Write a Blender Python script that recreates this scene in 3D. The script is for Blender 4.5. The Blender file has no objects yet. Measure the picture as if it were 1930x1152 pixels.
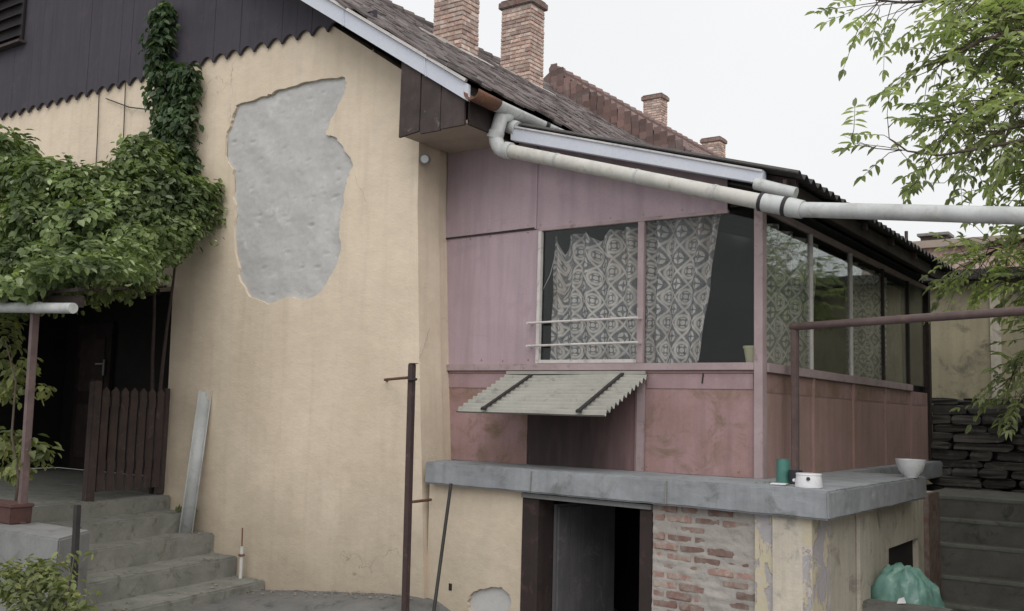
import bpy, bmesh, math, random
from mathutils import Vector, Matrix, noise
from mathutils.geometry import tessellate_polygon
random.seed(7)
R = math.radians
scn = bpy.context.scene
col = scn.collection

# ------------------------------------------------------------------ camera
YAW, PITCH, ROLL, FOC = R(34.89), R(6.045), R(1.506), 1884.8
CAM = Vector((0, 0, .51))
fwd = Vector((-math.sin(YAW)*math.cos(PITCH), math.cos(YAW)*math.cos(PITCH), math.sin(PITCH)))
r0 = Vector((math.cos(YAW), math.sin(YAW), 0)); u0 = r0.cross(fwd)
rgt = r0*math.cos(ROLL)+u0*math.sin(ROLL); upv = -r0*math.sin(ROLL)+u0*math.cos(ROLL)
cd = bpy.data.cameras.new('camera'); cam = bpy.data.objects.new('camera', cd); col.objects.link(cam)
cam.matrix_world = Matrix(((rgt.x, upv.x, -fwd.x, 0), (rgt.y, upv.y, -fwd.y, 0), (rgt.z, upv.z, -fwd.z, CAM.z), (0, 0, 0, 1)))
cd.sensor_width = 36; cd.lens = FOC/1930*36; cd.clip_end = 500; cd.clip_start = .05
scn.camera = cam
# ------------------------------------------------------------------ light
w = bpy.data.worlds.new('World'); scn.world = w; w.use_nodes = True
nt = w.node_tree; bg = nt.nodes['Background']
SUN_EL, SUN_AZ = R(43), R(143)      # azimuth clockwise from +Y (behind the camera, to its right)
sky = nt.nodes.new('ShaderNodeTexSky'); sky.sky_type = 'NISHITA'; sky.sun_disc = False
sky.sun_elevation = SUN_EL; sky.sun_rotation = SUN_AZ; sky.dust_density = 4; sky.air_density = 1.5
bg.inputs['Strength'].default_value = .06
nt.links.new(sky.outputs[0], bg.inputs['Color'])
cl = nt.nodes.new('ShaderNodeBackground'); cl.inputs['Color'].default_value = (.99, .99, 1.0, 1); cl.inputs['Strength'].default_value = 1.0
cn = nt.nodes.new('ShaderNodeTexNoise'); cn.inputs['Scale'].default_value = 2.2; cn.inputs['Detail'].default_value = 5
cr_ = nt.nodes.new('ShaderNodeMix'); cr_.data_type = 'RGBA'; cr_.inputs[6].default_value = (.90, .905, .92, 1); cr_.inputs[7].default_value = (1.04, 1.04, 1.04, 1)
ctc = nt.nodes.new('ShaderNodeTexCoord'); nt.links.new(ctc.outputs['Generated'], cn.inputs['Vector']); nt.links.new(cn.outputs['Fac'], cr_.inputs[0]); nt.links.new(cr_.outputs[2], cl.inputs['Color'])
ms = nt.nodes.new('ShaderNodeMixShader'); ms.inputs[0].default_value = .93     # a closed layer of cloud over the sky
nt.links.new(bg.outputs[0], ms.inputs[1]); nt.links.new(cl.outputs[0], ms.inputs[2])
nt.links.new(ms.outputs[0], nt.nodes['World Output'].inputs['Surface'])
sl = bpy.data.lights.new('sun', 'SUN'); sl.energy = 1.45; sl.angle = R(50); sl.color = (1, .97, .93)
so = bpy.data.objects.new('sun', sl); col.objects.link(so)
sdir = Vector((math.sin(SUN_AZ)*math.cos(SUN_EL), math.cos(SUN_AZ)*math.cos(SUN_EL), math.sin(SUN_EL)))
so.rotation_euler = sdir.to_track_quat('Z', 'Y').to_euler()
vs = scn.view_settings; vs.view_transform = 'Standard'; vs.look = 'None'; vs.exposure = 0; vs.gamma = 1; vs.use_curve_mapping = False

# ------------------------------------------------------------------ helpers
def P(x, y, X=None, Y=None, Z=None):
    """where the sight line measured at (x, y) in the photograph meets a given wall, floor or side plane"""
    d = rgt*((x-965)/FOC) - upv*((y-576)/FOC) + fwd
    if X is not None: t = (X-CAM.x)/d.x
    elif Y is not None: t = (Y-CAM.y)/d.y
    else: t = (Z-CAM.z)/d.z
    return CAM + d*t

W = {}
def reg(o, loc): W[o.name] = Vector(loc)
def thing(name, label, cat, loc=(0, 0, 0), group=None, kind=None):
    o = bpy.data.objects.new(name, None); col.objects.link(o); o.location = loc; o.empty_display_size = .1
    reg(o, loc); o['label'] = label; o['category'] = cat
    if group: o['group'] = group
    if kind: o['kind'] = kind
    return o
def tag(o, label, cat, group=None):
    o['label'] = label; o['category'] = cat
    if group: o['group'] = group
    return o
def place(name, me, loc, parent=None, rot=(0, 0, 0), scale=None):
    o = bpy.data.objects.new(name, me); col.objects.link(o)
    if parent: o.parent = parent; o.location = Vector(loc)-W[parent.name]
    else: o.location = loc
    o.rotation_euler = rot
    if scale: o.scale = scale
    reg(o, loc); return o

class MB:
    def __init__(s): s.v = []; s.f = []
    def add(s, vs, fs):
        n = len(s.v); s.v += [tuple(v) for v in vs]; s.f += [tuple(i+n for i in f) for f in fs]; return s
    def box(s, lo, hi):
        x0, y0, z0 = lo; x1, y1, z1 = hi
        return s.add([(x0,y0,z0),(x1,y0,z0),(x1,y1,z0),(x0,y1,z0),(x0,y0,z1),(x1,y0,z1),(x1,y1,z1),(x0,y1,z1)],
                     [(0,3,2,1),(4,5,6,7),(0,1,5,4),(1,2,6,5),(2,3,7,6),(3,0,4,7)])
    def bar(s, a, b, w, h, up=(0, 0, 1), jit=0):
        """square bar from a to b: w across, h along up"""
        a, b, up = Vector(a), Vector(b), Vector(up); d = (b-a).normalized()
        x = d.cross(up).normalized(); z = x.cross(d).normalized()
        vs = []
        for p in (a, b):
            for sx, sz in ((-1,-1),(1,-1),(1,1),(-1,1)):
                vs.append(p+x*sx*w/2+z*sz*h/2+Vector([random.uniform(-jit, jit) for _ in range(3)]))
        return s.add(vs, [(0,1,2,3),(7,6,5,4),(0,4,5,1),(1,5,6,2),(2,6,7,3),(3,7,4,0)])
    def tube(s, pts, r, n=14, caps=True):
        pts = [Vector(p) for p in pts]; rr = r if isinstance(r, (list, tuple)) else [r]*len(pts)
        rings = []; prev = None
        for i, p in enumerate(pts):
            d = ((pts[min(i+1, len(pts)-1)]-pts[max(i-1, 0)])).normalized()
            if prev is None:
                x = d.orthogonal().normalized()
            else:
                x = (prev-d*prev.dot(d)).normalized()
            prev = x; y = d.cross(x)
            rings.append([p+(x*math.cos(2*math.pi*k/n)+y*math.sin(2*math.pi*k/n))*rr[i] for k in range(n)])
        vs = [v for q in rings for v in q]; fs = []
        for i in range(len(pts)-1):
            for k in range(n): fs.append((i*n+k, i*n+(k+1)%n, (i+1)*n+(k+1)%n, (i+1)*n+k))
        if caps: fs.append(tuple(reversed(range(n)))); fs.append(tuple((len(pts)-1)*n+k for k in range(n)))
        return s.add(vs, fs)
    def prism(s, poly, off):
        """polygon (3-D points) extruded by off"""
        off = Vector(off); a = [Vector(p) for p in poly]; n = len(a)
        tri = tessellate_polygon([a])
        fs = [tuple(t) for t in tri]+[tuple(i+n for i in reversed(t)) for t in tri]
        fs += [(i, i+n, (i+1)%n+n, (i+1)%n) for i in range(n)]
        return s.add(a+[p+off for p in a], fs)
    def lathe(s, prof, c, n=20):
        c = Vector(c); vs = []; fs = []
        for r_, z in prof:
            for k in range(n): vs.append(c+Vector((r_*math.cos(2*math.pi*k/n), r_*math.sin(2*math.pi*k/n), z)))
        for i in range(len(prof)-1):
            for k in range(n): fs.append((i*n+k, i*n+(k+1)%n, (i+1)*n+(k+1)%n, (i+1)*n+k))
        fs.append(tuple(reversed(range(n)))); fs.append(tuple((len(prof)-1)*n+k for k in range(n)))
        return s.add(vs, fs)
    def grid(s, fn, nu, nv, skip=None):
        vs = [fn(i/nu, j/nv) for j in range(nv+1) for i in range(nu+1)]
        fs = [(j*(nu+1)+i, j*(nu+1)+i+1, (j+1)*(nu+1)+i+1, (j+1)*(nu+1)+i) for j in range(nv) for i in range(nu) if not (skip and skip((i+.5)/nu, (j+.5)/nv))]
        return s.add(vs, fs)
    def mesh(s, name, m, origin, smooth=False, bevel=0):
        me = bpy.data.meshes.new(name); o = Vector(origin)
        me.from_pydata([Vector(v)-o for v in s.v], [], s.f); me.update()
        bm = bmesh.new(); bm.from_mesh(me)
        bmesh.ops.recalc_face_normals(bm, faces=bm.faces)
        if bevel:
            es = [e for e in bm.edges if len(e.link_faces) == 2 and e.calc_face_angle(0) > .6]
            bmesh.ops.bevel(bm, geom=es, offset=bevel, segments=2, affect='EDGES', clamp_overlap=True)
        bm.to_mesh(me); bm.free()
        if m: me.materials.append(m)
        if smooth:
            for p in me.polygons: p.use_smooth = True
            if smooth == 'auto':
                try: me.set_sharp_from_angle(angle=R(40))
                except Exception: pass
        return me
    def build(s, name, m, parent=None, smooth=False, bevel=0, origin=None):
        if origin is None:
            lo = [min(v[i] for v in s.v) for i in range(3)]; hi = [max(v[i] for v in s.v) for i in range(3)]
            origin = ((lo[0]+hi[0])/2, (lo[1]+hi[1])/2, lo[2])
        return place(name, s.mesh(name, m, origin, smooth, bevel), origin, parent)

def roughen(o, lim, amp, fr=5.0):
    """cut long edges and shift the points a little, so that cast edges are not ruler straight"""
    bm = bmesh.new(); bm.from_mesh(o.data); bmesh.ops.triangulate(bm, faces=bm.faces)
    for _ in range(6):
        es = [e for e in bm.edges if e.calc_length() > lim]
        if not es: break
        bmesh.ops.subdivide_edges(bm, edges=es, cuts=1); bmesh.ops.triangulate(bm, faces=[f for f in bm.faces if len(f.verts) > 3])
    q = W[o.name]
    for v in bm.verts:
        p = v.co+q; n_ = noise.noise_vector(p*fr)+noise.noise_vector(p*fr*3.1)*.6
        chip = max(0, noise.noise(p*fr*1.7+Vector((9, 2, 4)))-.35)
        v.co += n_*amp - v.normal*chip*amp*3.5
    bm.to_mesh(o.data); bm.free()
# ------------------------------------------------------------------ materials
class N:
    def __init__(s, name):
        s.m = bpy.data.materials.new(name); s.m.use_nodes = True; s.t = s.m.node_tree
        s.b = s.t.nodes['Principled BSDF']; s.geo = None
    def n(s, t, **k):
        x = s.t.nodes.new(t)
        for a, v in k.items(): setattr(x, a, v)
        return x
    def l(s, a, b): s.t.links.new(a, b)
    def pos(s):
        if not s.geo: s.geo = s.n('ShaderNodeNewGeometry')
        return s.geo.outputs['Position']
    def ocoord(s): return s.n('ShaderNodeTexCoord').outputs['Object']
    def mapv(s, v, scale):
        m = s.n('ShaderNodeMapping'); m.inputs['Scale'].default_value = scale; s.l(v, m.inputs['Vector']); return m.outputs[0]
    def noise(s, v, scale, det=6, rough=.6, dist=0):
        x = s.n('ShaderNodeTexNoise'); x.inputs['Scale'].default_value = scale; x.inputs['Detail'].default_value = det
        x.inputs['Roughness'].default_value = rough; x.inputs['Distortion'].default_value = dist; s.l(v, x.inputs['Vector']); return x.outputs['Fac']
    def math(s, op, a, b=None, c=None):
        x = s.n('ShaderNodeMath', operation=op)
        for i, v in enumerate((a, b, c)):
            if v is None: continue
            if isinstance(v, (int, float)): x.inputs[i].default_value = v
            else: s.l(v, x.inputs[i])
        return x.outputs[0]
    def ramp(s, f, lo, hi):
        x = s.n('ShaderNodeMapRange'); x.inputs[1].default_value = lo; x.inputs[2].default_value = hi; s.l(f, x.inputs[0]); return x.outputs[0]
    def mix(s, f, a, b, mode='MIX'):
        x = s.n('ShaderNodeMix', data_type='RGBA', blend_type=mode)
        if isinstance(f, (int, float)): x.inputs[0].default_value = f
        else: s.l(f, x.inputs[0])
        for i, v in ((6, a), (7, b)):
            if isinstance(v, (tuple, list)): x.inputs[i].default_value = (*v[:3], 1)
            else: s.l(v, x.inputs[i])
        return x.outputs[2]
    def bump(s, h, st, dist=.01):
        x = s.n('ShaderNodeBump'); x.inputs['Strength'].default_value = st; x.inputs['Distance'].default_value = dist
        s.l(h, x.inputs['Height']); s.l(x.outputs[0], s.b.inputs['Normal'])
    def out(s, colr, rough=.8, metal=0, spec=.3):
        if isinstance(colr, (tuple, list)): s.b.inputs['Base Color'].default_value = (*colr[:3], 1)
        else: s.l(colr, s.b.inputs['Base Color'])
        if isinstance(rough, (int, float)): s.b.inputs['Roughness'].default_value = rough
        else: s.l(rough, s.b.inputs['Roughness'])
        s.b.inputs['Metallic'].default_value = metal; s.b.inputs['Specular IOR Level'].default_value = spec
        return s.m
    def sep(s, v):
        x = s.n('ShaderNodeSeparateXYZ'); s.l(v, x.inputs[0]); return x.outputs
    def rnd(s): return s.n('ShaderNodeObjectInfo').outputs['Random']
    def isl(s):
        if not s.geo: s.geo = s.n('ShaderNodeNewGeometry')
        return s.geo.outputs['Random Per Island']

def weathered(name, c1, c2, c3=None, sc=3, amt=(.35, .7), streak=0, grain=40, bump=.25, bd=.006, rough=.85, per=None, metal=0, spec=.3, c3amt=(.55, .68), dent=0):
    n = N(name); p = n.pos()
    f = n.ramp(n.noise(p, sc, 7, .62), *amt)
    c = n.mix(f, c1, c2)
    if streak:
        s_ = n.ramp(n.noise(n.mapv(p, (9, 9, .7)), streak, 5, .6), .45, .75); c = n.mix(n.math('MULTIPLY', s_, .6), c, tuple(x*.6 for x in c1))
    if c3: c = n.mix(n.ramp(n.noise(p, sc*1.7, 8, .7, .6), *c3amt), c, c3)
    g = n.noise(p, grain, 5, .7)
    c = n.mix(.35, c, n.mix(g, (.55, .55, .55), (1.35, 1.35, 1.35)), 'MULTIPLY')
    if per:
        v = n.rnd() if per == 'obj' else n.isl()
        c = n.mix(1, c, n.mix(v, (.62, .6, .6), (1.25, 1.2, 1.18)), 'MULTIPLY')
    n.bump(n.math('ADD', g, n.math('MULTIPLY', n.noise(p, 2.4, 2, .4), dent)) if dent else g, bump, bd)
    return n.out(c, rough, metal, spec)

MAT = {}
def wall_plaster():
    n = N('cream_render'); p = n.pos(); z = n.sep(p)[2]
    c = n.mix(n.ramp(n.noise(p, .8, 6, .6), .35, .68), (.76, .65, .515), (.645, .545, .42))
    c = n.mix(n.math('MULTIPLY', n.ramp(n.noise(n.mapv(p, (3.5, 3.5, .28)), 1.7, 7, .65), .5, .8), .42), c, (.47, .395, .305))      # rain streaks
    c = n.mix(n.math('MULTIPLY', n.ramp(n.noise(p, 2.3, 7, .7, .8), .58, .72), .35), c, (.66, .585, .50))                              # repaired blotches
    shade_dirt = n.math('MULTIPLY', n.ramp(n.math('ADD', z, n.math('MULTIPLY', n.noise(p, 1.1, 7, .7), 2.6)), 1.35, -.25), .72)
    c = n.mix(shade_dirt, c, (.37, .315, .245))                                                                                              # shade of the enclosed yard painted low on the wall, with splashed dirt
    w_ = n.n('ShaderNodeTexVoronoi'); w_.feature = 'DISTANCE_TO_EDGE'; w_.inputs['Scale'].default_value = .55
    wv = n.n('ShaderNodeVectorMath', operation='ADD'); n.l(p, wv.inputs[0])
    nc = n.n('ShaderNodeTexNoise'); nc.inputs['Scale'].default_value = 2.2; nc.inputs['Detail'].default_value = 6; n.l(p, nc.inputs['Vector'])
    n.l(nc.outputs['Color'], wv.inputs[1]); n.l(wv.outputs[0], w_.inputs['Vector'])
    crack = n.math('MULTIPLY', n.math('LESS_THAN', w_.outputs['Distance'], .0028), n.ramp(n.noise(p, .7, 3, .5), .58, .64))
    c = n.mix(n.math('MULTIPLY', crack, .55), c, (.25, .2, .15))                                                                       # hairline cracks
    g = n.noise(n.mapv(p, (1, 1, 1.5)), 6, 8, .68); g2 = n.noise(p, 60, 4, .7)
    c = n.mix(.32, c, n.mix(g, (.62, .62, .63), (1.28, 1.28, 1.27)), 'MULTIPLY')
    h = n.math('ADD', n.math('MULTIPLY', g, 1.1), n.math('MULTIPLY', g2, .35)); n.bump(n.math('SUBTRACT', h, crack), .34, .022)
    return n.out(c, .9, 0, .15)
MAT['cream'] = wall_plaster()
MAT['render'] = weathered('grey_render', (.53, .525, .515), (.46, .455, .45), (.58, .57, .555), sc=1.6, grain=18, bump=.35, bd=.015)
MAT['dirty'] = weathered('dirty_cream', (.60, .54, .45), (.48, .445, .39), (.28, .26, .23), sc=2.2, streak=1.2, grain=22, bump=.5, bd=.012)
MAT['peel'] = None
def peel():
    n = N('peeling_paint'); p = n.pos()
    a = n.noise(n.mapv(p, (3, 3, 1.3)), 2.1, 8, .6, .8)
    m_ = n.ramp(a, .485, .515)
    c = n.mix(m_, (.55, .49, .36), (.40, .375, .385))
    b = n.ramp(n.noise(p, 7, 8, .7, .5), .56, .6); c = n.mix(b, c, (.54, .48, .45))
    g = n.noise(p, 30, 6, .7); c = n.mix(.4, c, n.mix(g, (.6, .6, .6), (1.3, 1.3, 1.3)), 'MULTIPLY')
    n.bump(n.math('ADD', n.math('MULTIPLY', m_, -.6), n.math('MULTIPLY', g, .4)), .8, .012)
    return n.out(c, .9, 0, .15)
MAT['peel'] = peel()
MAT['conc'] = weathered('concrete', (.27, .275, .275), (.19, .19, .185), (.15, .15, .14), sc=2.5, grain=30, bump=.4, bd=.008)
MAT['slab'] = weathered('slab_concrete', (.33, .345, .365), (.245, .255, .27), (.18, .185, .185), sc=2.2, grain=26, bump=.35, bd=.006, streak=1.1)
MAT['step'] = weathered('stair_concrete', (.27, .27, .245), (.185, .19, .17), (.12, .13, .095), sc=3.2, grain=34, bump=.5, bd=.01)
MAT['dstep'] = weathered('dark_step_concrete', (.20, .195, .175), (.135, .13, .118), (.09, .092, .078), sc=3, grain=30, bump=.5, bd=.01)
MAT['ground'] = weathered('yard_concrete', (.20, .198, .192), (.14, .14, .136), (.09, .09, .087), sc=2.6, grain=36, bump=.6, bd=.012)
MAT['pink'] = weathered('mauve_paint', (.435, .335, .37), (.385, .295, .325), (.32, .245, .28), sc=1.3, streak=.9, grain=60, bump=.35, bd=.004, rough=.5, c3amt=(.55, .75), dent=16)
MAT['rustpink'] = weathered('rusty_mauve_paint', (.36, .235, .235), (.30, .185, .16), (.20, .135, .095), sc=1.9, amt=(.4, .62), streak=.9, grain=50, bump=.35, bd=.004, rough=.6, c3amt=(.48, .66), dent=14)
MAT['pinkstrip'] = weathered('faded_mauve_strip', (.37, .26, .275), (.31, .205, .21), (.46, .40, .40), sc=3, streak=.9, grain=50, bump=.3, bd=.004, rough=.6, c3amt=(.6, .7), dent=12)
MAT['maroon'] = weathered('maroon_paint', (.39, .25, .235), (.32, .21, .19), (.27, .205, .15), sc=1.9, streak=1.0, grain=50, bump=.2, bd=.004, rough=.65)
MAT['pinkframe'] = weathered('mauve_frame_paint', (.40, .315, .325), (.32, .245, .25), (.22, .16, .16), sc=4, grain=60, bump=.15, bd=.003, rough=.6)
MAT['darkboard'] = weathered('dark_brown_board', (.045, .032, .03), (.028, .022, .021), (.075, .045, .045), sc=3, streak=1.5, grain=50, bump=.3, bd=.005)
MAT['clad'] = weathered('dark_stained_timber', (.062, .055, .07), (.052, .047, .06), (.07, .06, .072), sc=2, streak=1.5, grain=60, bump=.25, bd=.003, rough=.75)
MAT['oldwood'] = weathered('weathered_wood', (.085, .065, .062), (.05, .04, .04), (.22, .20, .19), sc=5, streak=1.6, grain=70, bump=.5, bd=.006, c3amt=(.62, .72))
MAT['gatewood'] = weathered('brown_gate_wood', (.07, .05, .045), (.045, .034, .033), (.09, .07, .065), sc=4, streak=1.4, grain=70, bump=.3, bd=.004)
MAT['soffit'] = weathered('soffit_board', (.42, .36, .30), (.32, .27, .23), None, sc=2, grain=40, bump=.15)
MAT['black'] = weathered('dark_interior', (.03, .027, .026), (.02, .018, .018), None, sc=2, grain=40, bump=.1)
MAT['inner'] = weathered('interior_paint', (.13, .125, .13), (.10, .098, .104), None, sc=2, grain=40, bump=.1)
MAT['tile'] = weathered('old_roof_tile', (.17, .142, .138), (.115, .105, .106), (.26, .255, .245), sc=1.6, grain=24, bump=.6, bd=.01, per='obj')
MAT['tilei'] = weathered('old_roof_tile_field', (.17, .142, .138), (.115, .105, .106), (.26, .255, .245), sc=1.6, grain=24, bump=.6, bd=.01, per='isl')
MAT['redtile'] = weathered('red_roof_tile', (.25, .165, .15), (.18, .14, .135), (.25, .23, .215), sc=1.3, grain=14, bump=.5, bd=.01, per='isl')
MAT['brick'] = weathered('old_brick', (.53, .37, .315), (.44, .30, .25), (.64, .57, .51), sc=5, grain=40, bump=.6, bd=.008, per='obj', c3amt=(.44, .6))
MAT['cbrick'] = weathered('cellar_brick', (.31, .19, .16), (.25, .165, .145), (.36, .32, .285), sc=6, grain=40, bump=.6, bd=.008, per='obj', c3amt=(.44, .6))
MAT['cmortar'] = weathered('chimney_mortar', (.60, .56, .51), (.50, .46, .42), (.40, .37, .34), sc=5, grain=40, bump=.7, bd=.012)
MAT['mortar'] = weathered('mortar', (.43, .40, .37), (.35, .325, .30), (.28, .26, .24), sc=5, grain=40, bump=.7, bd=.012)
MAT['zinc'] = weathered('painted_zinc', (.60, .625, .69), (.54, .57, .65), (.42, .43, .45), sc=2.5, grain=30, bump=.08, bd=.002, rough=.5, spec=.4, c3amt=(.62, .8))
MAT['pvc'] = weathered('grey_white_plastic_pipe', (.58, .60, .60), (.50, .51, .505), (.36, .35, .32), sc=4, streak=.8, grain=30, bump=.1, bd=.003, rough=.48, spec=.4, c3amt=(.54, .74))
MAT['cpvc'] = weathered('cream_plastic_pipe', (.60, .585, .545), (.52, .505, .465), (.36, .335, .29), sc=4, streak=.8, grain=30, bump=.1, bd=.003, rough=.5, spec=.4, c3amt=(.54, .72))
MAT['gutterw'] = weathered('pale_gutter', (.50, .51, .505), (.41, .42, .415), (.29, .285, .265), sc=4, grain=30, bump=.1, bd=.003, rough=.5)
MAT['rust'] = weathered('rusty_metal', (.19, .095, .06), (.12, .065, .05), (.27, .18, .13), sc=9, grain=50, bump=.4, bd=.004)
MAT['iron'] = weathered('brown_painted_iron', (.075, .05, .048), (.055, .038, .038), (.13, .08, .06), sc=7, grain=60, bump=.3, bd=.003, rough=.6)
MAT['rail'] = weathered('old_handrail_paint', (.155, .11, .105), (.105, .075, .073), (.19, .125, .10), sc=8, grain=60, bump=.3, bd=.003, rough=.55)
MAT['darkiron'] = weathered('dark_iron', (.04, .038, .036), (.028, .027, .027), None, sc=8, grain=60, bump=.3, bd=.003, rough=.6)
MAT['whitepaint'] = weathered('white_window_paint', (.62, .59, .57), (.52, .49, .48), (.36, .32, .31), sc=6, grain=60, bump=.15, bd=.003, rough=.6)
MAT['paleplastic'] = weathered('pale_grp_sheet', (.37, .365, .325), (.29, .285, .255), (.20, .195, .17), sc=3.5, grain=40, bump=.15, bd=.003, rough=.6)
MAT['etern'] = weathered('dark_fibre_cement', (.085, .08, .078), (.055, .053, .053), (.12, .115, .105), sc=3, grain=30, bump=.4, bd=.006)
MAT['white'] = weathered('white_plastic', (.78, .78, .80), (.70, .70, .73), None, sc=6, grain=40, bump=.05, rough=.35, spec=.5)
MAT['enamel'] = weathered('white_enamel', (.72, .73, .74), (.62, .63, .65), (.5, .5, .5), sc=6, grain=40, bump=.05, rough=.3, spec=.5)
MAT['teal'] = weathered('teal_plastic', (.07, .21, .175), (.045, .15, .13), None, sc=9, grain=40, bump=.1, rough=.4, spec=.5)
MAT['bag'] = weathered('green_bin_bag', (.17, .32, .275), (.12, .25, .215), (.26, .42, .365), sc=7, grain=50, bump=.3, bd=.006, rough=.34, spec=.5)
MAT['dark'] = weathered('dark_plastic', (.045, .045, .05), (.03, .03, .034), None, sc=6, grain=40, bump=.1, rough=.5)
MAT['yellowpot'] = weathered('pale_yellow_plastic', (.52, .52, .33), (.45, .45, .29), None, sc=6, grain=40, bump=.05, rough=.5)
MAT['terra'] = weathered('faded_red_clay', (.12, .062, .055), (.08, .045, .042), None, sc=8, grain=40, bump=.3)
MAT['bark'] = weathered('bark', (.12, .095, .075), (.07, .055, .045), None, sc=12, grain=60, bump=.8, bd=.01)
MAT['ochre'] = weathered('ochre_wall', (.42, .37, .26), (.31, .28, .20), (.18, .165, .12), sc=1.3, streak=.7, grain=20, bump=.4)
MAT['chrome'] = weathered('steel_door_furniture', (.7, .7, .7), (.6, .6, .6), None, sc=9, grain=40, bump=.05, rough=.3, metal=.7)
MAT['slate'] = weathered('dark_flat_stone', (.10, .096, .09), (.065, .063, .06), (.15, .145, .132), sc=4, grain=40, bump=.4, bd=.006, per='obj')
MAT['leafwood'] = weathered('grey_door_plank', (.135, .13, .135), (.09, .087, .09), (.17, .165, .165), sc=3, streak=1.4, grain=50, bump=.3, bd=.005)
MAT['coreblack'] = weathered('black_core', (.03, .03, .033), (.022, .022, .025), None, sc=4, grain=40, bump=.2, rough=.45)

def leafmat(name, a, b, c, tl=.42):
    n = N(name); v = n.isl()
    k = n.mix(n.ramp(v, 0, .75), a, b); k = n.mix(n.ramp(v, .8, 1), k, c)
    k = n.mix(.8, k, n.mix(n.ramp(n.noise(n.pos(), 1.9, 4, .6), .35, .65), (.35, .38, .4), (1.6, 1.55, 1.4)), 'MULTIPLY')
    n.out(k, .5, 0, .35)
    tr = n.n('ShaderNodeBsdfTranslucent'); n.l(n.mix(1, k, (1.1, 1.2, .6), 'MULTIPLY'), tr.inputs[0])
    m = n.n('ShaderNodeMixShader'); m.inputs[0].default_value = tl
    n.l(n.b.outputs[0], m.inputs[1]); n.l(tr.outputs[0], m.inputs[2]); n.l(m.outputs[0], n.t.nodes['Material Output'].inputs[0])
    return n.m
MAT['vine'] = leafmat('vine_leaf', (.10, .14, .06), (.20, .265, .12), (.40, .46, .29))
MAT['ivy'] = leafmat('ivy_leaf', (.045, .08, .04), (.08, .13, .06), (.24, .29, .20))
MAT['tree'] = leafmat('tree_leaf', (.30, .36, .22), (.42, .47, .30), (.52, .56, .38), .6)
MAT['shrub'] = leafmat('shrub_leaf', (.14, .17, .08), (.22, .25, .11), (.36, .36, .16))

def glass(name, tint=.95, gl=.42, dust=.10):
    n = N(name); t = n.t
    tr = n.n('ShaderNodeBsdfTransparent'); tr.inputs[0].default_value = (tint, tint, tint, 1)
    g = n.n('ShaderNodeBsdfGlossy'); g.inputs['Roughness'].default_value = .03; g.inputs[0].default_value = (.9, .95, .93, 1)
    fr = n.n('ShaderNodeFresnel'); fr.inputs[0].default_value = 1.5
    bm_ = n.n('ShaderNodeBump'); bm_.inputs['Strength'].default_value = .06; bm_.inputs['Distance'].default_value = .05
    n.l(n.noise(n.pos(), 1.3, 2, .5), bm_.inputs['Height']); n.l(bm_.outputs[0], g.inputs['Normal'])
    f = n.math('MULTIPLY', fr.outputs[0], gl)
    m1 = n.n('ShaderNodeMixShader'); n.l(f, m1.inputs[0]); n.l(tr.outputs[0], m1.inputs[1]); n.l(g.outputs[0], m1.inputs[2])
    d = n.n('ShaderNodeBsdfDiffuse'); d.inputs[0].default_value = (.30, .31, .29, 1)     # dust on the pane
    m2 = n.n('ShaderNodeMixShader'); n.l(n.math('MULTIPLY', n.ramp(n.noise(n.pos(), 3, 6, .7), .4, .8), dust), m2.inputs[0])
    n.l(m1.outputs[0], m2.inputs[1]); n.l(d.outputs[0], m2.inputs[2])
    n.l(m2.outputs[0], t.nodes['Material Output'].inputs[0])
    return n.m
MAT['glass'] = glass('dusty_window_glass')
MAT['fglass'] = glass('clear_window_glass', .97, .4, .02)

def lace(name, axis, light, darkc, s=.245):
    """curtain fabric woven with rings, lozenges and little flowers"""
    n = N(name); x, y, z = n.sep(n.n('ShaderNodeTexCoord').outputs['UV']); uu = x; z = y
    wob = n.noise(n.pos(), 4, 3, .5)
    def cell(off):
        a = n.math('SUBTRACT', n.math('FRACT', n.math('ADD', n.math('MULTIPLY', n.math('ADD', uu, n.math('MULTIPLY', wob, .035)), 1/s), 40+off)), .5)
        b = n.math('SUBTRACT', n.math('FRACT', n.math('ADD', n.math('MULTIPLY', z, 1/s), 40+off)), .5)
        a = n.math('ABSOLUTE', a); b = n.math('ABSOLUTE', b)
        rr = n.math('SQRT', n.math('ADD', n.math('MULTIPLY', a, a), n.math('MULTIPLY', b, b)))
        return a, b, rr
    def band(v, c, wd): return n.ramp(n.math('ABSOLUTE', n.math('SUBTRACT', v, c)), wd*1.5, wd*.5)
    a, b, rr = cell(0); a2, b2, r2 = cell(.5)
    dia = n.math('ADD', a, b)
    e = band(dia, .5, .06)
    ring = band(rr, .27, .05)
    pet = n.math('MULTIPLY', n.math('LESS_THAN', r2, .21), n.math('GREATER_THAN', n.math('MULTIPLY', a2, b2), .0035))
    dot = n.math('LESS_THAN', rr, .085)
    hat = n.math('MULTIPLY', band(rr, .16, .03), n.math('GREATER_THAN', n.math('ABSOLUTE', n.math('SUBTRACT', a, b)), .07))
    f = n.math('MAXIMUM', n.math('MAXIMUM', e, ring), n.math('MAXIMUM', pet, n.math('MAXIMUM', dot, hat)))
    f = n.math('ADD', n.math('MULTIPLY', f, n.math('ADD', .5, n.math('MULTIPLY', n.ramp(n.noise(n.pos(), 3.2, 4, .6), .3, .7), .4))), n.math('MULTIPLY', n.ramp(n.noise(n.pos(), 30, 5, .75), .35, .75), .38))
    c = n.mix(f, darkc, light)
    c = n.mix(n.math('MULTIPLY', n.ramp(n.noise(n.pos(), 2.2, 4, .6), .5, .72), .45), c, (.26, .21, .17))
    return n.out(c, .95, 0, .05)
MAT['lace'] = lace('lace_front', 0, (.63, .60, .555), (.115, .13, .155))
MAT['lace2'] = lace('lace_side', 1, (.72, .70, .66), (.14, .155, .175))
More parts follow.
